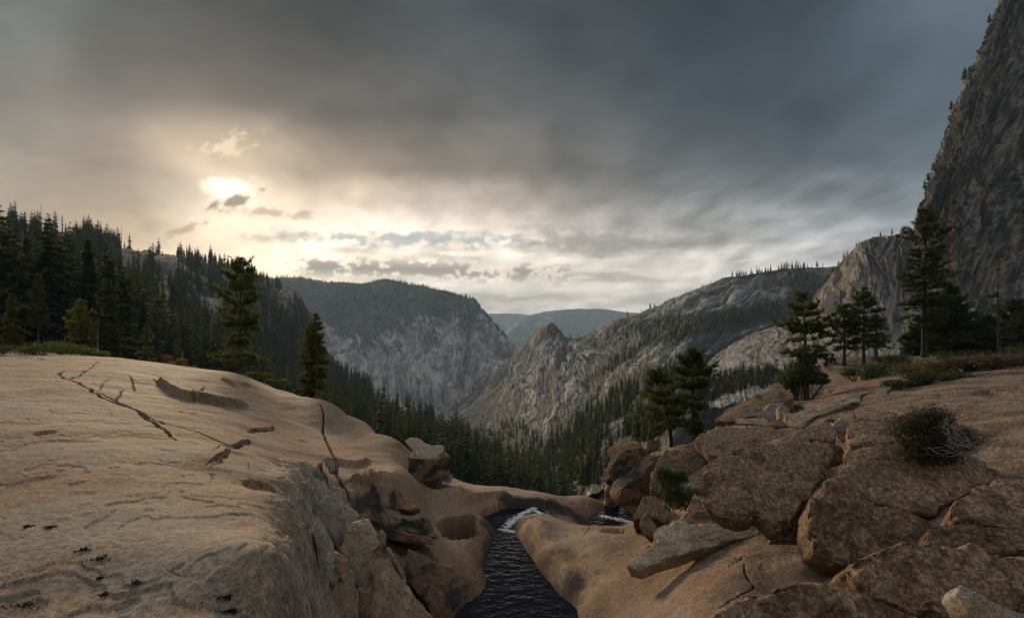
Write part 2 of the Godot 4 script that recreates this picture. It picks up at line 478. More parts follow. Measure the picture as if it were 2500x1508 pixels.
# ---------------------------------------------------------------- the granite ground
# Heights of the rock at chosen places: column (as a bearing), distance, height.
const BEDROCK := [
	# dome, bearing 0
	-150, 3.0, -2.25, -150, 8.0, -2.05, -150, 20.0, -1.2, -150, 38.0, -0.7, -150, 80.0, -0.6,
	0, 2.2, -2.25, 0, 4.2, -2.24, 0, 7.0, -2.12, 0, 12.0, -1.8, 0, 20.0, -1.41, 0, 30.0, -1.03, 0, 36.0, -0.92, 0, 50.0, -0.92, 0, 75.0, -1.0, 0, 120.0, -1.5,
	150, 3.0, -2.18, 150, 5.0, -2.15, 150, 10.0, -1.95, 150, 20.0, -1.45, 150, 36.0, -0.92, 150, 55.0, -0.95, 150, 90.0, -1.6,
	300, 2.2, -2.2, 300, 4.1, -2.18, 300, 7.0, -2.15, 300, 14.0, -2.0, 300, 25.0, -1.55, 300, 37.0, -1.1, 300, 50.0, -1.5, 300, 80.0, -4.0,
	450, 2.5, -2.15, 450, 4.0, -2.13, 450, 7.0, -2.2, 450, 12.0, -2.25, 450, 20.0, -2.2, 450, 30.0, -2.0, 450, 44.0, -1.9, 450, 55.0, -3.2, 450, 90.0, -12.0,
	600, 2.5, -2.1, 600, 4.0, -2.13, 600, 6.0, -2.2, 600, 9.0, -2.5, 600, 14.0, -2.85, 600, 20.0, -2.95, 600, 30.0, -2.85, 600, 40.0, -2.75, 600, 52.0, -3.3, 600, 60.0, -5.2, 600, 90.0, -16.0,
	690, 3.0, -2.15, 690, 4.1, -2.2, 690, 5.5, -2.38, 690, 7.5, -2.62, 690, 9.5, -2.9, 690, 12.0, -3.15, 690, 16.0, -3.55, 690, 22.0, -3.85, 690, 30.0, -3.95, 690, 40.0, -3.85, 690, 48.0, -4.6, 690, 60.0, -9.0,
	735, 2.5, -2.5, 735, 4.5, -2.55, 735, 6.0, -2.85, 735, 8.0, -3.05, 735, 10.0, -3.2, 735, 12.0, -3.4,
	770, 2.5, -3.3, 770, 4.4, -3.4, 770, 6.0, -3.6, 770, 8.0, -3.85, 770, 10.0, -3.95, 770, 12.0, -4.0, 770, 14.0, -3.85, 770, 16.5, -3.95, 770, 20.0, -4.15, 770, 30.0, -4.5, 770, 42.0, -4.8, 770, 47.0, -6.0, 770, 60.0, -12.0,
	835, 4.0, -4.5, 835, 6.0, -4.6, 835, 9.0, -4.9, 835, 11.0, -4.95, 835, 13.0, -4.75, 835, 14.6, -4.15, 835, 18.0, -4.3, 835, 22.0, -4.6, 835, 30.0, -5.0, 835, 38.0, -5.05, 835, 43.0, -7.5, 835, 60.0, -15.0,
	900, 5.0, -5.2, 900, 9.0, -5.4, 900, 11.0, -5.5, 900, 12.6, -5.5, 900, 13.6, -5.2, 900, 14.4, -4.3, 900, 17.0, -4.4, 900, 20.0, -4.5, 900, 26.0, -4.8, 900, 32.0, -5.1, 900, 36.0, -7.0, 900, 55.0, -16.0,
	970, 15.2, -4.7, 970, 14.4, -5.3, 970, 19.0, -4.55, 970, 26.0, -4.9, 970, 29.0, -6.5,
	1000, 6.0, -6.0, 1000, 9.5, -6.0, 1000, 11.5, -5.9, 1000, 13.0, -5.8, 1000, 14.6, -5.55, 1000, 15.6, -5.3, 1000, 16.3, -4.85, 1000, 18.5, -4.75, 1000, 20.5, -5.2, 1000, 24.0, -5.4, 1000, 30.0, -9.0,
	1050, 10.0, -6.8, 1050, 13.0, -6.3, 1050, 15.0, -5.85, 1050, 17.0, -5.85, 1050, 19.0, -5.95, 1050, 21.5, -6.0, 1050, 23.5, -6.1, 1050, 28.0, -8.0,
	1100, 11.0, -7.0, 1100, 13.2, -6.7, 1100, 15.0, -6.15, 1100, 18.0, -6.05, 1100, 21.0, -6.05, 1100, 24.0, -6.25, 1100, 27.0, -7.6, 1100, 50.0, -22.0,
	1150, 13.0, -7.3, 1150, 14.2, -6.55, 1150, 16.5, -6.25, 1150, 19.0, -6.25, 1150, 22.0, -6.2, 1150, 24.5, -6.75, 1150, 28.0, -9.0,
	1185, 13.4, -7.4, 1182, 15.0, -6.75, 1180, 17.0, -6.6, 1195, 18.4, -6.5, 1215, 13.5, -7.9, 1220, 15.5, -7.9, 1225, 17.2, -7.7, 1232, 18.6, -7.1,
	1200, 22.6, -6.35, 1200, 26.0, -7.4, 1265, 22.3, -6.45, 1265, 26.0, -7.6, 1330, 22.4, -6.6, 1330, 25.5, -7.7, 1400, 23.4, -7.05, 1400, 26.0, -8.2, 1300, 50.0, -24.0, 1450, 24.0, -7.2, 1450, 27.0, -9.5,
	1255, 17.2, -7.5, 1262, 18.6, -6.72, 1285, 16.9, -6.9, 1290, 17.8, -6.42, 1285, 19.2, -6.42, 1320, 20.3, -6.6, 1240, 20.2, -6.45, 1200, 19.8, -6.4, 1285, 15.3, -7.6, 1312, 17.0, -6.42, 1308, 16.1, -6.80, 1335, 15.7, -6.45, 1330, 15.0, -6.85, 1362, 15.0, -6.45, 1355, 14.3, -6.85, 1320, 13.2, -7.9, 1378, 14.4, -6.5, 1370, 13.4, -7.1, 1400, 13.3, -6.85, 1420, 12.0, -7.2, 1290, 11.5, -8.0, 1250, 9.0, -8.0, 1380, 9.5, -7.2,
	1350, 17.0, -6.45, 1400, 15.2, -6.45, 1400, 17.5, -6.5, 1450, 13.8, -6.4, 1460, 16.0, -6.3, 1450, 19.0, -6.75, 1350, 19.5, -6.62, 1400, 20.0, -7.0, 1500, 19.2, -6.85, 1500, 16.5, -6.3, 1540, 18.0, -6.4, 1560, 16.0, -6.2,
	1470, 21.5, -7.75, 1520, 21.8, -7.85, 1560, 21.0, -7.4, 1500, 24.5, -7.5, 1560, 23.5, -6.6,
	1430, 12.6, -6.62, 1430, 10.0, -6.6, 1500, 12.3, -5.95, 1500, 8.0, -5.7, 1600, 9.8, -5.2, 1600, 12.0, -5.5, 1600, 6.0, -4.8, 1600, 14.0, -5.75, 1700, 8.6, -4.55, 1700, 5.0, -4.1, 1700, 11.0, -4.8, 1800, 8.6, -4.2, 1800, 10.2, -4.35, 1850, 7.0, -3.75, 1850, 4.0, -3.2,
	1600, 17.0, -5.9, 1600, 20.0, -5.7, 1600, 23.0, -5.4, 1550, 26.0, -6.5, 1700, 14.0, -5.0, 1700, 17.0, -4.75, 1700, 20.5, -4.2, 1650, 22.5, -4.7, 1650, 25.0, -5.2, 1650, 28.0, -8.0, 1700, 30.0, -8.0,
	1900, 8.5, -4.2, 1900, 11.0, -4.1, 1950, 7.0, -3.75, 2000, 7.6, -3.9, 2000, 10.0, -3.8, 2060, 11.5, -3.9, 2060, 14.0, -3.6, 2200, 4.6, -3.3, 2200, 6.5, -3.5, 2200, 8.0, -3.4, 2450, 3.0, -3.0, 2450, 4.2, -3.0, 2450, 6.5, -3.0, 2100, 8.2, -3.5, 2000, 4.0, -3.3, 2100, 10.0, -3.3, 2300, 7.5, -3.0,
	2200, 10.0, -3.0, 2400, 8.4, -2.75, 2600, 7.5, -2.6, 2600, 4.0, -2.8, 2490, 10.2, -2.05, 2450, 11.9, -1.92, 2200, 12.2, -2.5, 2300, 11.5, -2.35, 2380, 10.2, -2.4, 2200, 14.4, -1.97, 2110, 13.9, -2.25, 2600, 10.5, -1.7, 2250, 20.0, -1.88, 2450, 17.4, -1.5, 2450, 23.0, -1.15, 2600, 16.0, -1.3, 2600, 25.0, -0.8, 2100, 17.0, -2.45,
	1800, 14.5, -4.05, 1800, 17.5, -3.7, 1900, 16.0, -3.3, 1900, 19.5, -3.2, 2000, 17.0, -2.85, 2000, 20.5, -2.75, 1900, 23.5, -3.1, 1980, 24.0, -2.85, 2100, 26.6, -2.25, 1940, 29.0, -3.1, 2000, 32.0, -2.6,
	1760, 23.0, -3.75, 1760, 26.0, -5.0, 1850, 26.0, -2.85, 1850, 32.0, -3.1, 1850, 37.0, -5.5, 1760, 40.0, -11.0, 1880, 34.0, -2.9,
	1960, 48.0, -2.75, 1960, 58.0, -3.6, 1960, 66.0, -6.0, 1900, 60.0, -9.0, 2030, 62.0, -2.55, 2030, 68.0, -3.4, 2030, 80.0, -6.5, 2000, 45.0, -2.45, 2060, 62.0, -2.2, 2060, 45.0, -2.05, 2130, 64.0, -1.75, 2130, 45.0, -1.95, 2200, 62.0, -1.3, 2200, 80.0, -2.0, 2200, 40.0, -1.75, 2130, 85.0, -5.0,
	2450, 35.0, -1.0, 2450, 60.0, -1.1, 2300, 50.0, -1.35, 2300, 32.0, -1.5, 2300, 75.0, -1.5, 2600, 40.0, -0.6, 2600, 80.0, -0.5, 2650, 120.0, -1.0, 2200, 120.0, -4.0,
	600, 120.0, -28.0, 900, 100.0, -34.0, 1200, 90.0, -40.0, 1500, 70.0, -32.0, 1500, 120.0, -45.0, 1750, 80.0, -26.0, 1800, 120.0, -30.0, 300, 120.0, -9.0,
]

var g_nc := 1080
var g_nr := 0
var g_u := PackedFloat32Array()
var g_d := PackedFloat32Array()
var g_y := PackedFloat32Array()
var g_cut := PackedFloat32Array()
var g_tint := PackedColorArray()    # rgb, a = share

func bedrock_grid() -> void:
	var np := BEDROCK.size() / 3
	var px := PackedFloat64Array()
	var py := PackedFloat64Array()
	var rhs := PackedFloat64Array()
	for k in np:
		px.push_back((float(BEDROCK[k * 3]) - CU) / 1250.0)
		py.push_back(log(float(BEDROCK[k * 3 + 1])) * 0.62)
		rhs.push_back(float(BEDROCK[k * 3 + 2]))
	var mean := 0.0
	for q in rhs:
		mean += q / np
	var rows := []
	for a in np:
		var row := PackedFloat64Array()
		row.resize(np + 1)
		for b in np:
			var dx := px[a] - px[b]
			var dy := py[a] - py[b]
			row[b] = sqrt(dx * dx + dy * dy + 0.0020)
		row[np] = rhs[a] - mean
		rows.append(row)
	for p in np:
		var best := p
		for r in range(p + 1, np):
			if absf(rows[r][p]) > absf(rows[best][p]):
				best = r
		var t = rows[p]
		rows[p] = rows[best]
		rows[best] = t
		var pr: PackedFloat64Array = rows[p]
		var inv := 1.0 / pr[p]
		for r in range(p + 1, np):
			var rr: PackedFloat64Array = rows[r]
			var f := rr[p] * inv
			if absf(f) > 1e-12:
				for q in range(p, np + 1):
					rr[q] -= f * pr[q]
				rows[r] = rr
	var wt := PackedFloat64Array()
	wt.resize(np)
	for p in range(np - 1, -1, -1):
		var rr: PackedFloat64Array = rows[p]
		var s := rr[np]
		for q in range(p + 1, np):
			s -= rr[q] * wt[q]
		wt[p] = s / rr[p]
	# rows of the fine grid
	var d := 2.3
	while d < 150.0:
		g_d.push_back(d)
		d *= 1.0 + (0.0052 if d < 12.0 else (0.0052 if d < 30.0 else (0.0075 if d < 50.0 else 0.04)))
	g_nr = g_d.size()
	for q in g_nc:
		g_u.push_back(lerpf(-90.0, 2590.0, q / float(g_nc - 1)))
	# coarse evaluation, then smooth refinement along both axes
	var kc := 150
	var kr := 130
	var l0 := log(2.3)
	var l1 := log(150.0)
	var coarse := []
	for r in kr:
		var row := PackedFloat32Array()
		row.resize(kc)
		var y := lerpf(l0, l1, r / float(kr - 1)) * 0.62
		for q in kc:
			var x := (lerpf(-90.0, 2590.0, q / float(kc - 1)) - CU) / 1250.0
			var s := mean
			for k in np:
				var dx := px[k] - x
				var dy := py[k] - y
				s += wt[k] * sqrt(dx * dx + dy * dy + 0.0020)
			row[q] = s
		coarse.append(row)
	var wide := []
	for r in kr:
		var src: PackedFloat32Array = coarse[r]
		var row := PackedFloat32Array()
		row.resize(g_nc)
		for q in g_nc:
			var f := q / float(g_nc - 1) * (kc - 1)
			var a := mini(int(f), kc - 2)
			row[q] = cubic_interpolate(src[a], src[a + 1], src[maxi(a - 1, 0)], src[mini(a + 2, kc - 1)], f - a)
		wide.append(row)
	g_y.resize(g_nc * g_nr)
	for r in g_nr:
		var f := clampf((log(g_d[r]) - l0) / (l1 - l0), 0.0, 1.0) * (kr - 1)
		var a := mini(int(f), kr - 2)
		var s0: PackedFloat32Array = wide[maxi(a - 1, 0)]
		var s1: PackedFloat32Array = wide[a]
		var s2: PackedFloat32Array = wide[a + 1]
		var s3: PackedFloat32Array = wide[mini(a + 2, kr - 1)]
		for q in g_nc:
			g_y[r * g_nc + q] = cubic_interpolate(s1[q], s2[q], s0[q], s3[q], f - a)

func col_of(u: float) -> float:
	return clampf((u + 90.0) / 2680.0 * (g_nc - 1), 0.0, g_nc - 1.001)

func row_of(d: float) -> int:
	return clampi(g_d.bsearch(d), 1, g_nr - 1)

func ground_y(x: float, z: float) -> float:
	var d := -z
	var c := col_of(CU + x / d * F)
	var q := int(c)
	var f := c - q
	var r := row_of(d)
	var t := clampf((d - g_d[r - 1]) / (g_d[r] - g_d[r - 1]), 0.0, 1.0)
	var b := r * g_nc + q
	return lerpf(lerpf(g_y[b - g_nc], g_y[b - g_nc + 1], f), lerpf(g_y[b], g_y[b + 1], f), t)

func hit(u: float, v: float) -> Vector3:           # where a line of sight first meets the bedrock
	var q := int(col_of(u))
	for r in g_nr:
		var vv := HV - g_y[r * g_nc + q] / g_d[r] * F
		if vv <= v:
			var d := g_d[r]
			if r > 0:
				var v0 := HV - g_y[(r - 1) * g_nc + q] / g_d[r - 1] * F
				d = lerpf(g_d[r - 1], d, clampf((v0 - v) / maxf(v0 - vv, 0.001), 0.0, 1.0))
			return Vector3((u - CU) / F * d, g_y[r * g_nc + q], -d)
	return Vector3((u - CU) / F * 60.0, -3.0, -60.0)

func line_on_ground(uv: Array, wob: float, sd: int) -> PackedVector2Array:
	var out := PackedVector2Array()
	for k in uv.size() / 2 - 1:
		var a := hit(uv[k * 2], uv[k * 2 + 1])
		var b := hit(uv[k * 2 + 2], uv[k * 2 + 3])
		var n := clampi(int(Vector2(a.x - b.x, a.z - b.z).length() / 0.35), 2, 14)
		for j in n:
			var p := a.lerp(b, j / float(n))
			var s := -p.z / 12.0
			out.push_back(Vector2(p.x + n_a.get_noise_2d(p.x * 1.7, p.z * 1.7 + sd) * wob * s, p.z + n_a.get_noise_2d(p.x * 1.7 + 40.0, p.z * 1.7 + sd) * wob * s))
		if k == uv.size() / 2 - 2:
			out.push_back(Vector2(b.x, b.z))
	return out

# a groove of the given half width and depth (metres) along a line; ends taper
func crack(uv: Array, w: float, depth: float, wob := 0.10, sd := 1) -> void:
	var pts := line_on_ground(uv, wob * 0.6, sd)
	var n := pts.size()
	for k in n - 1:
		var a := pts[k]
		var b := pts[k + 1]
		var f0 := minf(1.0, minf(k + 0.6, n - 0.6 - k) / 3.0)
		var ww := maxf(w * 0.8, 0.0010 * -a.y) * f0 * (0.85 + 0.35 * absf(n_d.get_noise_2d(k * 0.31, sd)))
		var ab := b - a
		var l2 := maxf(ab.length_squared(), 1e-6)
		var dmin := maxf(minf(-a.y, -b.y) - ww * 2.0, 2.31)
		var dmax := maxf(-a.y, -b.y) + ww * 2.0
		var r0 := row_of(dmin) - 1
		var r1 := row_of(dmax)
		for r in range(r0, r1 + 1):
			var d := g_d[r]
			var q0 := int(col_of(CU + (minf(a.x, b.x) - ww * 2.0) / d * F))
			var q1 := int(col_of(CU + (maxf(a.x, b.x) + ww * 2.0) / d * F)) + 1
			for q in range(q0, mini(q1, g_nc - 1) + 1):
				var p := Vector2((g_u[q] - CU) / F * d, -d)
				var t := clampf((p - a).dot(ab) / l2, 0.0, 1.0)
				var e := (p - a - ab * t).length()
				if e < ww * 1.6:
					var c := depth * f0 * (1.0 - sstep(ww * 0.6, ww * 1.25, e))
					var i := r * g_nc + q
					if c > g_cut[i]:
						g_cut[i] = c

# a step: the rock beyond the line stands higher than the rock before it
func ledge(uv: Array, drop: float, near_len: float, raise: float, far_len: float, soft := 0.05, wob := 0.06, sd := 1) -> void:
	var pts := line_on_ground(uv, wob, sd)
	var n := pts.size()
	var reach := maxf(near_len, far_len) * 2.2
	var lo := Vector2(1e9, 1e9)
	var hi := Vector2(-1e9, -1e9)
	for p in pts:
		lo = lo.min(p)
		hi = hi.max(p)
	var r0 := row_of(maxf(-hi.y - reach, 2.31)) - 1
	var r1 := row_of(-lo.y + reach)
	for r in range(r0, r1 + 1):
		var d := g_d[r]
		var q0 := int(col_of(CU + (lo.x - reach) / d * F))
		var q1 := int(col_of(CU + (hi.x + reach) / d * F)) + 1
		for q in range(q0, mini(q1, g_nc - 1) + 1):
			var p := Vector2((g_u[q] - CU) / F * d, -d)
			var best := 1e9
			var side := 0.0
			var along := 0.0
			for k in n - 1:
				var a := pts[k]
				var ab := pts[k + 1] - a
				var t := clampf((p - a).dot(ab) / maxf(ab.length_squared(), 1e-6), 0.0, 1.0)
				var off := p - a - ab * t
				var e := off.length()
				if e < best:
					best = e
					along = (k + t) / float(n - 1)
					side = signf(ab.y * off.x - ab.x * off.y)
			if best < reach:
				var w := sstep(-0.02, 0.16, along) * (1.0 - sstep(0.84, 1.02, along))
				var s := best * side
				var up := raise * exp(-pow(maxf(s, 0.0) / far_len, 1.5))
				var dn := -drop * exp(-pow(maxf(-s, 0.0) / near_len, 1.5))
				g_y[r * g_nc + q] += w * lerpf(dn, up, sstep(-soft, soft, s))

func hollow(u: float, v: float, rx: float, rz: float, depth: float, sharp := 0.6, turn := 0.0) -> void:
	var c := hit(u, v)
	var reach := maxf(rx, rz) * 1.3
	var r0 := row_of(maxf(-c.z - reach, 2.31)) - 1
	var r1 := row_of(-c.z + reach)
	for r in range(r0, r1 + 1):
		var d := g_d[r]
		var q0 := int(col_of(CU + (c.x - reach) / d * F))
		var q1 := int(col_of(CU + (c.x + reach) / d * F)) + 1
		for q in range(q0, mini(q1, g_nc - 1) + 1):
			var p := Vector2((g_u[q] - CU) / F * d - c.x, -d - c.z).rotated(turn)
			var e := Vector2(p.x / rx, p.y / rz).length() + n_a.get_noise_2d(p.x * 2.0 / rx + u, p.y * 2.0 / rz) * 0.22
			if e < 1.0:
				g_y[r * g_nc + q] -= depth * (1.0 - sstep(sharp, 1.0, e))

# a patch of another colour in the rock (mineral stain, lichen, damp)
func patch(u: float, v: float, rx: float, rz: float, col: Color, share: float, rag := 0.6) -> void:
	var c := hit(u, v)
	var reach := maxf(rx, rz) * 1.8
	var r0 := row_of(maxf(-c.z - reach, 2.31)) - 1
	var r1 := row_of(-c.z + reach)
	for r in range(r0, r1 + 1):
		var d := g_d[r]
		var q0 := int(col_of(CU + (c.x - reach) / d * F))
		var q1 := int(col_of(CU + (c.x + reach) / d * F)) + 1
		for q in range(q0, mini(q1, g_nc - 1) + 1):
			var p := Vector2((g_u[q] - CU) / F * d, -d)
			var i := r * g_nc + q
			var e := Vector2((p.x - c.x) / rx, (p.y - c.z) / rz).length() + rag * n_a.get_noise_3d(p.x * 0.9, g_y[i] * 1.2, p.y * 0.9) * 1.6
			e += n_e.get_noise_3d(p.x * 5.0, g_y[i] * 5.0, p.y * 5.0) * rag * 0.5
			var w := share * (1.0 - sstep(0.7, 1.05, e))
			if w > 0.0:
				var o := g_tint[i]
				var k := 1.0 - (1.0 - o.a) * (1.0 - w)
				var m := o.lerp(col, w / maxf(k, 0.001))
				m.a = k
				g_tint[i] = m

func shape_ground() -> void:
	bedrock_grid()
	g_cut.resize(g_y.size())
	g_tint.resize(g_y.size())
	g_tint.fill(Color(0, 0, 0, 0))
	# --- ledges
	ledge([378, 928, 398, 944, 420, 958, 445, 970, 478, 976, 520, 980, 560, 985, 618, 990], 0.14, 3.5, 0.30, 2.4, 0.05, 0.03, 3)
	ledge([535, 924, 560, 935, 590, 940, 612, 941], 0.10, 2.0, 0.16, 2.0, 0.06, 0.04, 4)
	ledge([604, 1052, 640, 1048, 672, 1042], 0.05, 0.4, 0.07, 0.9, 0.025, 0.04, 5)
	ledge([560, 1098, 585, 1090, 612, 1076], 0.05, 0.4, 0.08, 0.9, 0.025, 0.04, 6)
	ledge([515, 1142, 540, 1128, 562, 1102], 0.05, 0.4, 0.08, 0.9, 0.025, 0.04, 7)
	ledge([785, 1126, 830, 1130, 880, 1134, 905, 1120], 0.10, 0.9, 0.12, 1.2, 0.05, 0.06, 8)
	ledge([848, 1172, 890, 1178, 935, 1164], 0.10, 0.8, 0.10, 1.0, 0.05, 0.08, 9)
	ledge([1122, 1221, 1160, 1219, 1205, 1211, 1250, 1216], 0.12, 1.4, 0.18, 1.6, 0.07, 0.06, 10)
	ledge([1230, 1226, 1330, 1234, 1420, 1252], 0.05, 1.0, 0.10, 1.4, 0.07, 0.08, 11)
	ledge([2240, 975, 2330, 968, 2420, 960, 2500, 962], 0.05, 1.6, 0.10, 2.0, 0.10, 0.10, 12)
	ledge([2090, 1020, 2200, 1006, 2330, 1010, 2480, 1028], 0.04, 1.2, 0.08, 1.6, 0.10, 0.10, 13)
	ledge([2020, 1000, 2060, 984, 2110, 972], 0.20, 1.0, 0.05, 2.0, 0.06, 0.05, 14)
	ledge([1960, 900, 2000, 895, 2050, 892], 0.25, 4.0, 0.10, 4.0, 0.15, 0.1, 15)
	# --- hollows
	hollow(1118, 1276, 0.66, 1.15, 1.5, 0.80)
	hollow(633, 1192, 0.30, 0.42, 0.10, 0.75, 0.5)
	hollow(741, 1078, 0.26, 0.40, 0.05, 0.6)
	hollow(824, 1057, 0.28, 0.40, 0.05, 0.5)
	hollow(1212, 1266, 0.75, 0.9, 0.5, 0.80, -0.5)
	hollow(1248, 1258, 0.7, 0.9, 0.42, 0.80, -0.5)
	hollow(1290, 1249, 0.7, 0.8, 0.32, 0.75, -0.4)
	hollow(1238, 1285, 0.4, 0.7, 0.4, 0.75, 0.0)
	hollow(1500, 1297, 0.5, 0.35, 0.12, 0.6)
	hollow(1990, 958, 1.0, 1.6, 0.35, 0.4)
	hollow(110, 1065, 0.2, 0.28, 0.05, 0.5)
	# --- cracks: [points], half width, depth
	crack([138, 908, 160, 924, 185, 934, 215, 950, 245, 968, 285, 982, 330, 1004, 375, 1035, 405, 1056, 430, 1075], 0.050, 0.22, 0.2, 1)
	crack([160, 905, 138, 912], 0.030, 0.12, 0.05, 2)
	crack([240, 960, 268, 972, 300, 986, 330, 1003, 365, 1022, 405, 1040, 470, 1054, 520, 1072, 555, 1092], 0.040, 0.18, 0.15, 3)
	crack([160, 926, 195, 915, 220, 898, 240, 880], 0.035, 0.10, 0.1, 4)
	crack([235, 960, 250, 940, 262, 922], 0.030, 0.08, 0.1, 5)
	crack([283, 980, 297, 950], 0.035, 0.1, 0.1, 6)
	crack([312, 916, 322, 930, 325, 955], 0.040, 0.12, 0.1, 7)
	crack([370, 925, 385, 936, 400, 946], 0.045, 0.16, 0.1, 8)
	crack([467, 952, 472, 968, 478, 975, 482, 958, 500, 942], 0.035, 0.25, 0.06, 9)
	crack([300, 985, 330, 1006, 360, 1028, 395, 1050, 415, 1066], 0.025, 0.08, 0.1, 10)
	crack([400, 998, 440, 997, 480, 1000, 515, 1008], 0.030, 0.06, 0.1, 11)
	crack([601, 1056, 606, 1049, 630, 1047, 655, 1050, 670, 1042], 0.025, 0.16, 0.03, 12)
	crack([500, 1140, 520, 1128, 545, 1116, 563, 1101], 0.025, 0.16, 0.05, 13)
	crack([560, 1096, 585, 1088, 612, 1076], 0.025, 0.18, 0.03, 14)
	crack([605, 1072, 608, 1100], 0.010, 0.07, 0.04, 15)
	crack([517, 1120, 522, 1105, 545, 1094, 562, 1092], 0.010, 0.06, 0.03, 16)
	crack([512, 1185, 518, 1165, 515, 1150], 0.015, 0.08, 0.05, 17)
	crack([595, 1123, 608, 1137, 606, 1152, 640, 1156], 0.010, 0.07, 0.04, 18)
	crack([601, 1167, 612, 1172, 634, 1180, 650, 1190], 0.015, 0.08, 0.03, 19)
	crack([772, 982, 786, 996, 790, 1010, 789, 1038, 788, 1050, 794, 1072, 804, 1092, 815, 1116, 818, 1132, 818, 1156, 826, 1172, 842, 1195, 852, 1218], 0.050, 0.5, 0.05, 20)
	crack([784, 1052, 794, 1062], 0.110, 0.3, 0.05, 21)
	crack([785, 1128, 782, 1140, 786, 1160, 795, 1178, 800, 1196], 0.070, 0.5, 0.05, 22)
	crack([991, 1078, 1000, 1090, 1006, 1102], 0.060, 0.5, 0.04, 23)
	crack([676, 1460, 690, 1478, 712, 1490], 0.010, 0.05, 0.05, 24)
	crack([388, 1385, 405, 1402, 440, 1420, 480, 1419], 0.006, 0.02, 0.03, 25)
	crack([1730, 1508, 1762, 1487, 1800, 1466, 1838, 1446, 1842, 1432, 1832, 1420, 1818, 1398, 1818, 1376], 0.018, 0.22, 0.03, 26)
	crack([1762, 1396, 1800, 1372, 1830, 1352], 0.015, 0.15, 0.03, 27)
	crack([1560, 1482, 1640, 1450, 1700, 1420, 1760, 1398], 0.007, 0.03, 0.05, 28)
	crack([1446, 1490, 1500, 1462, 1560, 1440], 0.007, 0.03, 0.05, 29)
	crack([2140, 970, 2165, 962, 2200, 940, 2225, 928, 2260, 916], 0.060, 0.16, 0.1, 30)
	crack([1915, 1046, 1960, 1046, 1995, 1022, 2040, 1000, 2100, 975, 2130, 955, 2180, 940], 0.070, 0.5, 0.06, 31)
	crack([2100, 985, 2115, 972, 2150, 968], 0.050, 0.14, 0.06, 32)
	crack([2085, 1008, 2090, 1022], 0.040, 0.3, 0.02, 33)
	crack([2085, 1092, 2120, 1085, 2150, 1086, 2200, 1094], 0.015, 0.09, 0.05, 34)
	crack([1430, 1298, 1426, 1310, 1440, 1290, 1455, 1284], 0.015, 0.05, 0.05, 35)
	crack([0, 870, 60, 872, 110, 880], 0.050, 0.1, 0.1, 36)
	crack([1480, 1360, 1520, 1356, 1560, 1350], 0.015, 0.08, 0.05, 37)
	# --- stains, lichen and damp
	var orange := Color(0.30, 0.160, 0.088)
	var rust := Color(0.26, 0.125, 0.075)
	var grey := Color(0.23, 0.20, 0.165)
	var pale := Color(0.38, 0.295, 0.205)
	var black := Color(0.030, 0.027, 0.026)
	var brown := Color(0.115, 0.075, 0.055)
	var drab := Color(0.155, 0.125, 0.098)
	for q in [[230, 1440, 1.3, 0.7, 0.75], [60, 1440, 0.8, 0.6, 0.75], [120, 1340, 0.9, 0.6, 0.6], [420, 1480, 0.8, 0.4, 0.6], [330, 1340, 1.0, 0.7, 0.5], [500, 1400, 0.7, 0.5, 0.5], [160, 1240, 1.2, 0.7, 0.5], [380, 1200, 1.4, 0.8, 0.4], [620, 1470, 0.5, 0.5, 0.55], [90, 1130, 1.8, 1.2, 0.35], [560, 1400, 0.5, 0.3, 0.4]]:
		patch(q[0], q[1], q[2], q[3], drab, q[4], 0.9)
	for q in [[690, 1070, 2.2, 3.4, 0.75], [650, 1110, 1.4, 2.0, 0.6], [740, 1130, 1.2, 1.6, 0.6], [560, 935, 2.4, 1.6, 0.55], [880, 1110, 1.6, 2.6, 0.5], [860, 1080, 1.6, 2.4, 0.55], [420, 1010, 1.6, 3.0, 0.35], [560, 1220, 0.6, 1.0, 0.5], [545, 1320, 0.3, 0.3, 0.5], [60, 1190, 1.0, 1.2, 0.5], [690, 1000, 2.0, 4.0, 0.4], [300, 1180, 1.2, 0.8, 0.35], [960, 1150, 1.4, 2.0, 0.35], [1290, 1330, 1.3, 1.6, 0.7], [1350, 1350, 1.4, 1.0, 0.5], [1160, 1230, 1.6, 1.0, 0.5], [1090, 1400, 1.0, 1.4, 0.4], [1170, 1300, 0.9, 1.2, 0.45]]:
		patch(q[0], q[1], q[2], q[3], orange, q[4])
	for q in [[620, 1190, 0.25, 0.32, 0.8], [1700, 1430, 0.7, 0.35, 0.6], [1640, 1490, 0.8, 0.3, 0.6], [1740, 1405, 0.5, 0.4, 0.5], [1100, 1440, 0.8, 0.6, 0.6], [1140, 1440, 0.5, 0.8, 0.6], [2040, 925, 3.0, 5.0, 0.45], [2100, 1000, 1.0, 1.4, 0.3], [2140, 935, 1.5, 3.0, 0.55]]:
		patch(q[0], q[1], q[2], q[3], rust, q[4])
	for q in [[150, 1000, 3.5, 3.0, 0.45], [60, 1350, 0.9, 0.9, 0.5], [450, 1400, 1.0, 1.0, 0.45], [250, 1280, 1.5, 1.2, 0.4], [420, 905, 3.0, 2.0, 0.4], [760, 1020, 1.6, 3.0, 0.4], [1620, 1460, 1.4, 0.8, 0.35], [1390, 1300, 1.2, 0.6, 0.4]]:
		patch(q[0], q[1], q[2], q[3], grey, q[4])
	for q in [[620, 1060, 1.4, 1.0, 0.5], [640, 1140, 1.0, 1.0, 0.5], [740, 1180, 1.2, 1.2, 0.5], [1070, 1185, 2.0, 1.6, 0.5], [1400, 1320, 1.6, 1.2, 0.4], [680, 960, 4.0, 3.0, 0.4]]:
		patch(q[0], q[1], q[2], q[3], pale, q[4])
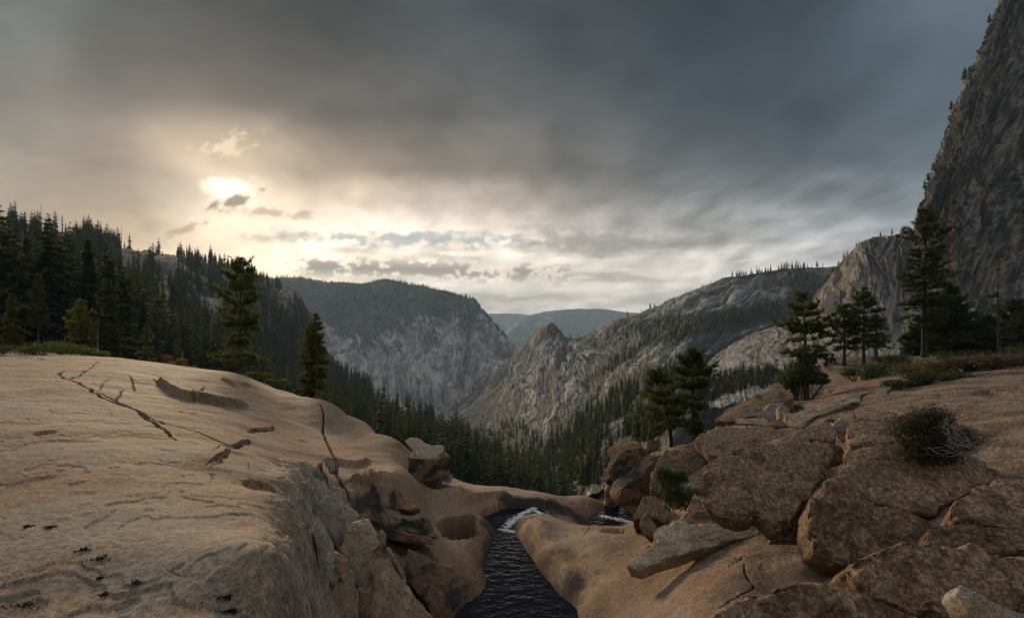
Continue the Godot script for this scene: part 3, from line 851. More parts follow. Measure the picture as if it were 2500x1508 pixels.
	for q in [[930, 1262, 1.0, 0.6, 0.9], [985, 1285, 0.9, 0.6, 0.9], [880, 1232, 0.5, 0.3, 0.8], [1030, 1300, 0.6, 0.5, 0.85], [1205, 1330, 0.25, 2.0, 0.9], [1190, 1280, 0.4, 0.5, 0.8], [1340, 1245, 1.6, 0.7, 0.8], [1290, 1235, 1.2, 0.6, 0.6], [1400, 1258, 1.2, 0.5, 0.8], [1265, 1285, 0.7, 0.6, 0.85]]:
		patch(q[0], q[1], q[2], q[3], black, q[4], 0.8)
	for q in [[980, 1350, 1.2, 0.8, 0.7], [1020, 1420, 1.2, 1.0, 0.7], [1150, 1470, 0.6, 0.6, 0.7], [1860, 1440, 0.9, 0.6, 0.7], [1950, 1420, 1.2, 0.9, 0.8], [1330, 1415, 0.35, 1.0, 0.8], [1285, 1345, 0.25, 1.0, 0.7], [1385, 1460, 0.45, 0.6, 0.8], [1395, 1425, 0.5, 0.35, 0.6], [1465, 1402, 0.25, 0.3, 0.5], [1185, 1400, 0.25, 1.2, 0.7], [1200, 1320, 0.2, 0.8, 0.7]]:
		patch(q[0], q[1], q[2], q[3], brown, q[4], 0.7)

func make_ground() -> void:
	shape_ground()
	var pts := PackedVector3Array()
	var cols := PackedColorArray()
	pts.resize(g_y.size())
	cols.resize(g_y.size())
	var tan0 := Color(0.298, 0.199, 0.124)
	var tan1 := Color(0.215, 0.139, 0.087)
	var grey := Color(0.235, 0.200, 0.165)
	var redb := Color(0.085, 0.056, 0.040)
	var soil := Color(0.030, 0.024, 0.016)
	for r in g_nr:
		var d := g_d[r]
		var near := 1.0 - sstep(9.0, 30.0, d)
		for q in g_nc:
			var i := r * g_nc + q
			var u := g_u[q]
			var x := (u - CU) / F * d
			var y := g_y[i]
			# undulation, scour and grain of the rock
			var a := n_a.get_noise_3d(x * 0.22, y * 0.3, -d * 0.22)
			var b := n_e.get_noise_3d(x * 1.1 + a, y * 1.4, -d * 1.1)
			var rough := 0.35 + 0.65 * sstep(0.0, 0.35, b + 0.2)
			var flute := exp(-pow((u - 775.0) / 75.0, 2.0)) * sstep(3.8, 5.0, d) * (1.0 - sstep(14.0, 16.5, d))
			var under := exp(-pow((u - 950.0) / 85.0, 2.0)) * sstep(11.5, 12.6, d) * (1.0 - sstep(15.5, 16.6, d))
			var dy := a * 0.10 * minf(1.0, d / 10.0) + b * 0.012 * rough
			dy += n_d.get_noise_3d(x * 7.5, y * 7.5, -d * 7.5) * 0.0035 * near
			var sheet := n_a.get_noise_3d(x * 0.42 + 50.0, y * 0.4, -d * 0.42) + b * 0.10
			dy += 0.016 * (sstep(0.10, 0.118, sheet) + sstep(-0.16, -0.142, sheet) + 0.6 * sstep(0.28, 0.30, sheet))
			if flute > 0.02:
				dy += flute * (n_b.get_noise_3d(x * 0.45 + b * 0.3, y * 0.4, -d * 1.15) * 0.42 + n_b.get_noise_3d(x * 1.6, y * 1.2, -d * 2.6) * 0.10 + b * 0.10)
			if under > 0.02:
				dy += under * (n_b.get_noise_3d(x * 0.9, y * 2.2, -d * 1.2) * 0.22 + b * 0.10)
			var far := sstep(60.0, 90.0, d)
			var low := sstep(1425.0, 1520.0, u) * (1.0 - sstep(1830.0, 1900.0, u)) * (1.0 - sstep(12.5, 13.5, d))
			if low > 0.0:      # scoured lines across the smooth rock above the pool
				var ac := x * 0.77 + d * 0.64
				var al := x * 0.64 - d * 0.77
				dy += low * (n_d.get_noise_3d(ac * 4.5, al * 0.5, 4.0) * 0.012 + n_b.get_noise_3d(ac * 1.6, al * 0.3, 9.0) * 0.025)
			y += dy - g_cut[i]
			g_y[i] = y
			pts[i] = Vector3(x, y, -d)
			# colour of the stone itself
			var s := n_a.get_noise_3d(x * 0.35 + 7.0, y * 0.35, -d * 0.13)
			var s2 := n_e.get_noise_3d(x * 1.7, y * 2.0, -d * 0.8)
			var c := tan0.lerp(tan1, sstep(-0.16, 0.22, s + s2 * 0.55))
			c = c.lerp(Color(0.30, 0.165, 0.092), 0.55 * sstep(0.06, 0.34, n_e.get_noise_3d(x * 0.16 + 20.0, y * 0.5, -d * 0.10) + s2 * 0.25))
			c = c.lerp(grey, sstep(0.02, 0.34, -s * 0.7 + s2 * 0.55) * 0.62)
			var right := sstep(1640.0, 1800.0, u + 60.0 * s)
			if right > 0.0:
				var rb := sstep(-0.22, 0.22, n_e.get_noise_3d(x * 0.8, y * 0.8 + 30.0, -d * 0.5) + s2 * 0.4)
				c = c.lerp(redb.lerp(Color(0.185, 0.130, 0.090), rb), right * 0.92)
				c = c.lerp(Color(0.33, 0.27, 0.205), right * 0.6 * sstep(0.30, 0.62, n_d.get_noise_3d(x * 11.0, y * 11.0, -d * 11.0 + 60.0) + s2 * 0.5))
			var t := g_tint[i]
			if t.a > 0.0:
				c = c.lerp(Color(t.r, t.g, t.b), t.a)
			# forest soil where the rock ends
			if far > 0.0:
				c = c.lerp(soil, far)
			if flute > 0.05:
				c = c.lerp(Color(0.36, 0.31, 0.255).lerp(Color(0.16, 0.135, 0.115), sstep(-0.1, 0.3, s2)), flute * 0.8)
			c *= 1.0 + 0.10 * s2 + 0.26 * n_d.get_noise_3d(x * 9.0, y * 9.0, -d * 9.0)
			cols[i] = c
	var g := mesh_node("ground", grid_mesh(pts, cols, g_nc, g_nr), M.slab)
	tag(g, "tan and rust stained granite slabs sloping down to the pool", "", "", "structure")
# ---------------------------------------------------------------- mountains
# each is a surface through curves from behind its skyline down to its foot; a curve is a list of column, row, distance
var hills := {}      # name -> {p, n, nc, nr}

func curve3(a: Array, ns: int) -> PackedVector3Array:
	var m := a.size() / 3
	var src := PackedVector3Array()
	for k in m:
		src.push_back(P(a[k * 3], a[k * 3 + 1], a[k * 3 + 2]))
	var out := PackedVector3Array()
	out.resize(ns)
	for q in ns:
		var f := q / float(ns - 1) * (m - 1)
		var k := mini(int(f), m - 2)
		out[q] = src[k].cubic_interpolate(src[k + 1], src[maxi(k - 1, 0)], src[mini(k + 2, m - 1)], f - k)
	return out

func loft(called: String, label: String, curves: Array, ns: int, nt: int, kind: int, mat: Material, wide := 800.0, tall := 400.0) -> void:
	var lines := []
	for c in curves:
		lines.append(curve3(c, ns))
	var m := lines.size()
	var base := PackedVector3Array()
	base.resize(ns * nt)
	for r in nt:
		var f := r / float(nt - 1) * (m - 1)
		var k := mini(int(f), m - 2)
		var a: PackedVector3Array = lines[maxi(k - 1, 0)]
		var b: PackedVector3Array = lines[k]
		var c: PackedVector3Array = lines[k + 1]
		var e: PackedVector3Array = lines[mini(k + 2, m - 1)]
		for q in ns:
			base[r * ns + q] = b[q].cubic_interpolate(c[q], a[q], e[q], f - k)
	var pts := PackedVector3Array()
	var cols := PackedColorArray()
	var nor := PackedVector3Array()
	pts.resize(ns * nt)
	cols.resize(ns * nt)
	nor.resize(ns * nt)
	var pale := Color(0.52, 0.495, 0.465)
	var mid := Color(0.20, 0.195, 0.19)
	var dark := Color(0.075, 0.072, 0.075)
	var warm := Color(0.42, 0.31, 0.20)
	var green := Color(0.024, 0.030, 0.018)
	for r in nt:
		var r0 := maxi(r - 1, 0) * ns
		var r1 := mini(r + 1, nt - 1) * ns
		var t := r / float(nt - 1) * (m - 1)
		for q in ns:
			var i := r * ns + q
			var p := base[i]
			var nn := (base[r1 + q] - base[r0 + q]).cross(base[r * ns + mini(q + 1, ns - 1)] - base[r * ns + maxi(q - 1, 0)]).normalized()
			var d := -p.z
			var u := CU + p.x / d * F
			var v := HV - p.y / d * F
			var X := q / float(ns - 1) * wide
			var T := t / float(m - 1) * tall
			var disp := 0.0
			var c := mid
			match kind:
				0:      # forested hillside with outcrops
					var big := n_a.get_noise_3d(p.x / 190.0, p.y / 150.0, p.z / 190.0)
					var rk := n_b.get_noise_3d(p.x / 60.0 + p.y / 90.0, p.y / 26.0, p.z / 60.0)
					var bare := outcrop(u, v, p)
					disp = big * 0.035 * d * 0.5 + bare * rk * 0.013 * d + rk * 0.002 * d
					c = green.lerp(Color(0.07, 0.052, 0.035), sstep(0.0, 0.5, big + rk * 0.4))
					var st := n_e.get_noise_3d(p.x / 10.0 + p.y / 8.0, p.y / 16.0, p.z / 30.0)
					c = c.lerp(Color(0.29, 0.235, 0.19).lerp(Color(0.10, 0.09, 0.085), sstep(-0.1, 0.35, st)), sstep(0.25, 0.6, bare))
				1:      # mid mountain: rounded walls with arches and water streaks, wooded top
					var ww := n_a.get_noise_3d(X / 170.0, T / 130.0, 1.0)
					var st := n_e.get_noise_3d(X / 8.0 + ww * 3.0, T / 62.0, 2.0)
					var st2 := n_e.get_noise_3d(X / 30.0 + ww * 2.0, T / 120.0, 5.0)
					var arch := n_b.get_noise_3d(X / 105.0 + ww * 1.2, (T + absf(ww) * 60.0) / 58.0, 4.0)
					var fine := n_e.get_noise_3d(X / 4.5, T / 6.0 + ww * 3.0, 6.0)
					var jl := 1.0 - sstep(0.0, 0.06, absf(n_a.get_noise_3d(X / 62.0 + ww * 1.5, (T + X * 0.35) / 46.0, 8.0)))
					disp = ww * 34.0 + arch * 22.0 + st2 * 12.0 + st * 6.0 + fine * 3.0 - jl * 8.0
					c = mid.lerp(pale, sstep(-0.30, 0.34, st * 0.5 + st2 * 0.5 + ww * 0.35 + fine * 0.3))
					c = c.lerp(dark, 0.75 * jl)
					c = c.lerp(dark * 0.8, 0.72 * sstep(0.10, 0.36, fine * 0.45 + n_a.get_noise_3d(X / 34.0, T / 24.0, 12.0) * 0.8 - ww * 0.25))
					c = c.lerp(warm, sstep(0.1, 0.4, ww * 0.7 - st * 0.3) * 0.22)
					var wood := sstep(0.0, 0.22, (0.72 - (v - 660.0) / 210.0) + (1000.0 - u) / 1100.0 + ww * 0.9 + fine * 0.4 + (0.25 if u > 1190.0 and v < 800.0 else 0.0))
					c = c.lerp(Color(0.033, 0.037, 0.026), wood * lerpf(0.80, 1.0, sstep(0.02, 0.25, fine)))
				2:      # far ridges
					var s1 := n_a.get_noise_3d(p.x / 900.0, p.y / 500.0, p.z / 900.0)
					var st := n_e.get_noise_3d(p.x / 90.0, p.y / 140.0, p.z / 200.0)
					disp = s1 * 60.0 + st * 12.0
					c = Color(0.10, 0.105, 0.095).lerp(Color(0.32, 0.31, 0.30), sstep(0.0, 0.4, s1 * 0.6 + st * 0.6 - 0.05))
				3:      # bare slabs slanting down across the slope
					var sc := clampf(d / 700.0, 0.12, 1.5)
					var ww := n_a.get_noise_3d(X / 150.0, T / 110.0, 1.0)
					var across := X * 0.50 + T * 0.86 + ww * 26.0
					var along := X * 0.86 - T * 0.50
					var st := n_e.get_noise_3d(across / 13.0, along / 120.0, 2.0)
					var st2 := n_b.get_noise_3d(across / 34.0, along / 120.0, 4.0)
					var blk := n_b.get_noise_3d(X / 30.0, T / 22.0, 6.0)
					var fine := n_e.get_noise_3d(X / 4.2, T / 3.6, 8.0)
					var jl := 1.0 - sstep(0.0, 0.07, absf(n_e.get_noise_3d(across / 22.0, along / 110.0, 9.0)))
					jl = maxf(jl, 0.7 * (1.0 - sstep(0.0, 0.05, absf(n_a.get_noise_3d(X / 40.0, T / 44.0, 11.0)))))
					disp = (ww * 14.0 + st2 * 5.5 + blk * 2.0 + st * 1.6 + fine * 0.7 - jl * 1.8) * sc
					c = Color(0.105, 0.103, 0.105).lerp(Color(0.36, 0.35, 0.34), sstep(0.0, 0.34, st * 0.85 + ww * 0.45 + fine * 0.25 - 0.05))
					c = c.lerp(dark * 0.7, jl * 0.85)
					c = c.lerp(dark * 0.8, 0.85 * sstep(0.06, 0.30, fine * 0.42 - st * 0.55 + blk * 0.2))
					c = c.lerp(warm * 0.8, sstep(0.34, 0.5, ww) * 0.25 * sstep(0.0, 0.3, st))
					var wood := slab_wood(u, v)
					c = c.lerp(green, sstep(0.40, 0.58, wood + fine * 0.45 + ww * 0.3))
					c = c.lerp(green, 0.92 * sstep(0.16, 0.28, n_a.get_noise_3d(X / 19.0, T / 13.0, 13.0) * 0.75 + fine * 0.4 - st * 0.2))
				4:      # steep walls with vertical streaks
					var ww := n_a.get_noise_3d(X / 130.0, T / 170.0, 1.0)
					var lean := X + T * (0.14 if called == "cliff_wall" else 0.02)
					var st := n_e.get_noise_3d(lean / 22.0 + ww * 2.2, T / 150.0, 2.0)
					var rib := n_b.get_noise_3d(lean / 46.0 + ww * 1.2, T / 230.0, 4.0)
					var plate := n_b.get_noise_3d(lean / 60.0, T / 90.0 + ww, 6.0)
					var fine := n_e.get_noise_3d(X / 4.5, T / 9.0, 8.0)
					var jl := 1.0 - sstep(0.0, 0.045, absf(n_e.get_noise_3d(lean / 34.0 + ww * 2.0, T / 160.0, 3.0)))
					jl = maxf(jl, 0.9 * (1.0 - sstep(0.0, 0.05, absf(n_a.get_noise_3d(lean / 62.0, T / 74.0 - lean / 120.0, 7.0)))))
					disp = rib * 5.0 + plate * 3.6 + st * 1.8 + fine * 0.8 - jl * 2.4
					if called == "cliff":
						disp *= lerpf(0.28, 0.6, sstep(0.0, 60.0, p.y))
					c = Color(0.215, 0.205, 0.197).lerp(dark * 0.7, sstep(-0.02, 0.32, st * 0.75 + plate * 0.3 + ww * 0.25) * 0.92)
					c = c.lerp(dark * 0.5, jl * 0.85)
					c = c.lerp(Color(0.29, 0.28, 0.27), sstep(0.10, 0.42, -st * 0.8 + fine * 0.25 - ww * 0.3) * 0.65)
					var wm := 1.0 if u > 2150.0 else 0.3
					wm *= 1.0 - 0.55 * sstep(40.0, 130.0, p.y)
					c = c.lerp(Color(0.34, 0.225, 0.13), wm * sstep(0.06, 0.34, -st * 0.75 + ww * 0.6) * 0.8)
					if called == "cliff":
						var low := sstep(20.0, -20.0, p.y)
						c = c.lerp(Color(0.34, 0.325, 0.31).lerp(dark, sstep(-0.05, 0.35, st + fine * 0.4)), 0.7 * low)
						c = c.lerp(green, sstep(0.40, 0.58, slab_wood(u, v) + fine * 0.4))
					c = c.lerp(green, 0.9 * sstep(0.36, 0.5, fine * 0.5 + plate * 0.5) * (1.0 - sstep(-5.0, 60.0, p.y)))
			var edge := minf(1.0, absf(t - 1.0) / 0.5)
			if kind == 4 and called == "cliff_wall":
				edge = minf(1.0, absf(q / float(ns - 1) * 5.0 - 1.0) / 0.25)
			pts[i] = p + nn * disp * lerpf(0.3, 1.0, edge)
			nor[i] = nn
			var k := 1.0 + 0.22 * n_d.get_noise_3d(p.x * 60.0 / d, p.y * 60.0 / d, p.z * 60.0 / d)
			cols[i] = Color(c.r * k, c.g * k, c.b * k)
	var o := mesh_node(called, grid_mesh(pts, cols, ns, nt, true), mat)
	tag(o, label, "", "", "structure")
	hills[called] = {"p": pts, "n": nor, "nc": ns, "nr": nt, "m": m}

func outcrop(u: float, v: float, p: Vector3) -> float:
	var w := n_a.get_noise_3d(p.x / 45.0, p.y / 45.0, p.z / 70.0)
	var b := 0.0
	for q in [[350, 620, 55, 40], [320, 640, 30, 60], [415, 655, 35, 45], [505, 750, 55, 50], [400, 820, 45, 60], [360, 860, 35, 50], [400, 690, 25, 40], [705, 720, 30, 30], [145, 585, 60, 18], [560, 690, 30, 20], [640, 660, 25, 12], [970, 985, 70, 30], [1010, 1020, 70, 26], [940, 960, 50, 25], [1090, 1060, 60, 20], [620, 880, 30, 20], [1160, 1110, 50, 18]]:
		var x: float = (u - q[0]) / q[2]
		var y: float = (v - q[1]) / q[3]
		b = maxf(b, 1.12 * exp(-(x * x + y * y) * 0.9))
	return clampf(b * 1.15 + w * 0.9 - 0.12, 0.0, 1.0)

func slab_wood(u: float, v: float) -> float:
	var b := 0.0
	# slanted bands of forest: column, row, half length, half height, slope
	for q in [[1850, 772, 150, 26, -0.22], [1720, 800, 160, 22, -0.30], [1940, 690, 60, 18, -0.1], [1960, 730, 50, 40, -0.6], [1600, 800, 120, 16, -0.25], [1480, 1010, 190, 46, -0.62], [1380, 1110, 150, 50, -0.55], [1280, 1130, 110, 60, 0.0], [1420, 1150, 120, 50, 0.0], [1650, 930, 90, 26, -0.5], [1760, 945, 90, 24, -0.25], [1870, 925, 80, 20, -0.1], [1580, 1050, 90, 40, -0.3], [1530, 870, 100, 22, -0.75], [1180, 1080, 60, 40, 0.6], [1860, 668, 130, 10, -0.12], [1250, 1060, 50, 30, 0.0], [1345, 812, 26, 20, 0.0]]:
		var x: float = (u - q[0]) / q[2]
		var y: float = (v - q[1] - (u - q[0]) * q[4]) / q[3]
		b = maxf(b, exp(-(x * x + y * y) * 0.8))
	return b

func make_hills() -> void:
	loft("far_ridge", "farthest pale blue ridge fading in haze", [
		[1080, 800, 9800, 1217, 785, 9800, 1350, 790, 9800],
		[1080, 778, 9000, 1217, 767, 9000, 1350, 775, 9000],
		[1080, 850, 8200, 1217, 860, 8200, 1350, 860, 8200]], 60, 30, 2, M.far)
	loft("far_hill", "hazy blue wooded hill beyond the valley", [
		[1200, 880, 7200, 1250, 810, 7200, 1300, 790, 7200, 1380, 780, 7200, 1460, 775, 7200, 1540, 785, 7200, 1700, 800, 7200],
		[1200, 850, 6500, 1250, 796, 6500, 1290, 772, 6500, 1370, 759, 6500, 1450, 754, 6500, 1530, 762, 6500, 1700, 780, 6500],
		[1200, 900, 5900, 1250, 850, 5900, 1300, 850, 5900, 1380, 850, 5900, 1460, 850, 5900, 1540, 850, 5900, 1700, 850, 5900],
		[1200, 990, 5400, 1250, 950, 5400, 1300, 940, 5400, 1380, 940, 5400, 1460, 940, 5400, 1540, 940, 5400, 1700, 940, 5400]], 120, 70, 2, M.far)
	loft("mountain", "grey granite mountain with a wooded top across the valley", [
		[560, 760, 4100, 700, 700, 4000, 800, 712, 3800, 880, 718, 3650, 940, 712, 3500, 1000, 718, 3350, 1080, 736, 3200, 1150, 760, 3100, 1185, 800, 3000, 1225, 850, 2900, 1290, 910, 2800, 1330, 960, 2700],
		[560, 690, 3400, 700, 676, 3200, 800, 692, 3050, 880, 698, 2950, 940, 690, 2850, 1000, 697, 2750, 1080, 714, 2650, 1150, 734, 2560, 1176, 762, 2500, 1212, 800, 2440, 1262, 850, 2380, 1290, 890, 2340],
		[560, 780, 2900, 700, 780, 2750, 800, 780, 2650, 880, 780, 2560, 940, 776, 2480, 1000, 776, 2420, 1070, 784, 2360, 1130, 800, 2320, 1160, 826, 2290, 1195, 852, 2260, 1245, 880, 2230, 1280, 910, 2200],
		[560, 900, 2500, 700, 900, 2400, 800, 900, 2330, 880, 890, 2260, 940, 880, 2200, 1000, 880, 2150, 1060, 885, 2110, 1110, 895, 2080, 1140, 905, 2060, 1180, 920, 2050, 1225, 930, 2060, 1265, 940, 2070],
		[560, 1060, 2200, 700, 1060, 2100, 800, 1060, 2030, 880, 1050, 1960, 940, 1040, 1900, 1000, 1030, 1860, 1050, 1025, 1840, 1090, 1020, 1830, 1120, 1015, 1840, 1160, 1010, 1860, 1210, 1010, 1880, 1250, 1020, 1900],
		[560, 1200, 2000, 700, 1200, 1900, 800, 1200, 1840, 880, 1190, 1780, 940, 1180, 1720, 1000, 1170, 1680, 1050, 1160, 1660, 1090, 1150, 1650, 1120, 1150, 1660, 1160, 1150, 1680, 1210, 1150, 1700, 1250, 1150, 1720]], 440, 250, 1, M.far, 750.0, 550.0)
	loft("slope", "bare grey slabs with a rocky knob rising from the gorge", [
		[1060, 1070, 2000, 1150, 1010, 2000, 1240, 930, 1980, 1300, 870, 1950, 1345, 830, 1900, 1375, 860, 1800, 1430, 850, 1700, 1490, 825, 1600, 1560, 800, 1500, 1650, 765, 1400, 1760, 720, 1350, 1860, 705, 1300, 1960, 700, 1250, 2060, 700, 1150, 2160, 730, 1100],
		[1060, 1030, 1680, 1150, 958, 1640, 1240, 884, 1620, 1300, 826, 1600, 1345, 787, 1540, 1378, 824, 1400, 1430, 820, 1300, 1490, 791, 1200, 1560, 764, 1120, 1650, 732, 1050, 1760, 684, 1020, 1860, 668, 1000, 1960, 658, 950, 2060, 655, 860, 2160, 700, 800],
		[1075, 1040, 1500, 1160, 985, 1400, 1240, 925, 1320, 1300, 880, 1280, 1345, 850, 1240, 1378, 860, 1180, 1430, 860, 1080, 1490, 838, 980, 1560, 808, 900, 1650, 780, 850, 1760, 740, 820, 1860, 725, 820, 1960, 715, 800, 2060, 720, 780, 2160, 760, 750],
		[1085, 1055, 1300, 1165, 1025, 1120, 1240, 980, 1000, 1300, 945, 950, 1345, 920, 900, 1390, 910, 850, 1440, 905, 780, 1500, 890, 690, 1570, 865, 620, 1650, 840, 580, 1760, 800, 680, 1860, 785, 720, 1960, 780, 720, 2060, 790, 720, 2160, 820, 700],
		[1085, 1090, 1050, 1165, 1080, 850, 1240, 1060, 720, 1300, 1030, 660, 1345, 1010, 620, 1395, 995, 570, 1450, 985, 500, 1510, 970, 430, 1580, 945, 380, 1660, 915, 390, 1760, 880, 600, 1860, 860, 680, 1960, 850, 680, 2060, 850, 680, 2160, 860, 660],
		[1085, 1150, 800, 1165, 1150, 620, 1240, 1150, 500, 1300, 1130, 430, 1345, 1110, 400, 1400, 1095, 360, 1460, 1080, 310, 1530, 1060, 260, 1600, 1030, 220, 1680, 990, 250, 1770, 960, 560, 1860, 940, 650, 1960, 940, 650, 2060, 940, 650, 2160, 940, 640],
		[1085, 1260, 560, 1165, 1270, 420, 1240, 1280, 330, 1300, 1270, 270, 1345, 1250, 240, 1400, 1230, 210, 1470, 1200, 170, 1550, 1160, 140, 1620, 1120, 120, 1690, 1080, 150, 1780, 1060, 520, 1870, 1040, 620, 1960, 1040, 620, 2060, 1040, 620, 2160, 1040, 620]], 600, 330, 3, M.far, 1050.0, 420.0)
	loft("cliff", "dark streaked granite dome with a sloping apron", [
		[1700, 930, 560, 1770, 890, 620, 1850, 845, 650, 1920, 815, 650, 1980, 775, 620, 2020, 720, 580, 2070, 670, 560, 2110, 620, 540, 2150, 605, 530, 2220, 590, 520, 2300, 580, 500, 2400, 580, 480],
		[1712, 905, 440, 1762, 861, 460, 1830, 820, 470, 1905, 793, 465, 1968, 752, 450, 2008, 702, 430, 2052, 645, 410, 2100, 596, 400, 2136, 582, 390, 2190, 576, 380, 2240, 568, 370, 2380, 560, 350],
		[1716, 908, 380, 1768, 870, 385, 1836, 838, 385, 1906, 815, 380, 1968, 785, 370, 2010, 745, 355, 2055, 700, 340, 2102, 655, 330, 2140, 640, 325, 2192, 634, 318, 2240, 630, 310, 2380, 630, 300],
		[1722, 920, 330, 1776, 895, 325, 1840, 870, 320, 1906, 850, 312, 1968, 830, 305, 2012, 805, 298, 2058, 780, 290, 2104, 750, 284, 2144, 740, 280, 2194, 735, 276, 2240, 730, 270, 2380, 730, 265],
		[1730, 945, 285, 1782, 930, 275, 1845, 915, 268, 1908, 900, 260, 1968, 885, 255, 2014, 870, 250, 2060, 855, 246, 2106, 840, 243, 2148, 835, 240, 2196, 830, 238, 2240, 830, 235, 2380, 830, 230],
		[1735, 1000, 230, 1785, 990, 220, 1848, 975, 215, 1910, 965, 210, 1970, 955, 205, 2015, 945, 200, 2060, 935, 198, 2106, 925, 196, 2150, 920, 194, 2198, 915, 192, 2240, 910, 190, 2380, 900, 188]], 340, 280, 4, M.far, 680.0, 500.0)
	loft("cliff_wall", "towering dark granite wall with rust streaks at the edge of the view", [
		[2520, -260, 430, 2560, -260, 350, 2600, -260, 330, 2700, -260, 320, 2900, -260, 310, 3300, -260, 300],
		[2500, -120, 420, 2510, -120, 340, 2560, -110, 320, 2700, -100, 310, 2900, -100, 300, 3300, -100, 290],
		[2475, 0, 410, 2464, 0, 335, 2500, 10, 315, 2640, 20, 302, 2900, 30, 292, 3300, 40, 280],
		[2430, 130, 400, 2410, 130, 328, 2450, 140, 308, 2600, 150, 294, 2880, 160, 284, 3300, 160, 272],
		[2380, 250, 392, 2353, 250, 322, 2400, 258, 300, 2560, 268, 288, 2860, 280, 276, 3300, 280, 264],
		[2340, 385, 386, 2309, 388, 316, 2360, 392, 294, 2530, 400, 281, 2850, 410, 270, 3300, 410, 258],
		[2300, 500, 380, 2267, 503, 310, 2330, 508, 288, 2510, 515, 275, 2850, 520, 264, 3300, 520, 252],
		[2285, 620, 372, 2250, 622, 304, 2320, 625, 282, 2500, 630, 268, 2850, 630, 256, 3300, 630, 244],
		[2250, 740, 362, 2213, 742, 296, 2290, 745, 274, 2480, 748, 252, 2850, 748, 238, 3300, 740, 226],
		[2205, 860, 352, 2165, 862, 286, 2260, 862, 262, 2460, 862, 226, 2850, 862, 204, 3300, 850, 192],
		[2190, 900, 345, 2150, 902, 280, 2250, 902, 250, 2450, 900, 200, 2850, 890, 170, 3300, 880, 150]], 340, 520, 4, M.far, 1200.0, 1150.0)
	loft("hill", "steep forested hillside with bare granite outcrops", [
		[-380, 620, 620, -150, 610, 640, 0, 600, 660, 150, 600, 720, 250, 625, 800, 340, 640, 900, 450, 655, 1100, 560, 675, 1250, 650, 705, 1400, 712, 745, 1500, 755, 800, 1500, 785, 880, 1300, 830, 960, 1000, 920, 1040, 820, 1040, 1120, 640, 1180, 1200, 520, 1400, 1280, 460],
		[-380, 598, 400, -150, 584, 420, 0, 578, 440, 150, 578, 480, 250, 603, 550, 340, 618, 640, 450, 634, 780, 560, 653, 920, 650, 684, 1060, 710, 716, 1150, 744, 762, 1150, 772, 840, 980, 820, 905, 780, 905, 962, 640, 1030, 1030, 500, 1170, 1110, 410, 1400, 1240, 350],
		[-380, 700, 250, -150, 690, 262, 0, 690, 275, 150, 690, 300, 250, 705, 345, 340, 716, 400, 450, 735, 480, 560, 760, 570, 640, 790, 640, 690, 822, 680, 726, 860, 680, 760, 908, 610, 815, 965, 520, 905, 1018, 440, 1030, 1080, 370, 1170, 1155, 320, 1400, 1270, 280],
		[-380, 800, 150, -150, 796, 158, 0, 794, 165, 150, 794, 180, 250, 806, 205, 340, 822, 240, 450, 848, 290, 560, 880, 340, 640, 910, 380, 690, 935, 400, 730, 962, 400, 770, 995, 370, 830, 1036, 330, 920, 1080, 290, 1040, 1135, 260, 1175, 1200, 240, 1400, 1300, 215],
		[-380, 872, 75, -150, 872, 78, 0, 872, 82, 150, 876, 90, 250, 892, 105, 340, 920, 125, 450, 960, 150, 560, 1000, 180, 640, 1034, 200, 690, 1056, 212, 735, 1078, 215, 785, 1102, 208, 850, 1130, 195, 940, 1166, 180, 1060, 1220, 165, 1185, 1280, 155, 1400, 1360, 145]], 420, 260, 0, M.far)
	loft("valley_floor", "dark forested floor of the gorge", [
		[900, 1080, 1100, 1100, 1080, 1100, 1250, 1080, 900, 1420, 1100, 700, 1600, 1110, 500],
		[850, 1200, 560, 1100, 1180, 560, 1250, 1170, 480, 1420, 1170, 400, 1600, 1160, 300],
		[800, 1330, 300, 1100, 1300, 300, 1250, 1290, 270, 1420, 1270, 240, 1600, 1240, 200],
		[800, 1500, 170, 1100, 1480, 170, 1250, 1460, 160, 1420, 1420, 150, 1600, 1360, 140]], 80, 60, 0, M.far)

func hill_point(h: Dictionary, s: float, t: float) -> Vector3:
	var nc: int = h.nc
	var nr: int = h.nr
	var x := clampf(s, 0.0, 0.9999) * (nc - 1)
	var y := clampf(t, 0.0, 0.9999) * (nr - 1)
	var q := int(x)
	var r := int(y)
	var p: PackedVector3Array = h.p
	var a := p[r * nc + q].lerp(p[r * nc + q + 1], x - q)
	var b := p[(r + 1) * nc + q].lerp(p[(r + 1) * nc + q + 1], x - q)
	return a.lerp(b, y - r)
# ---------------------------------------------------------------- boulders and slabs that lie on the bedrock
const STONE := {
	"tan": [0.40, 0.295, 0.20], "brown": [0.385, 0.268, 0.182], "grey": [0.30, 0.262, 0.225], "dark": [0.045, 0.040, 0.038],
	"orange": [0.34, 0.195, 0.105], "red": [0.21, 0.13, 0.09], "pale": [0.42, 0.345, 0.265], "olive": [0.27, 0.195, 0.130],
}

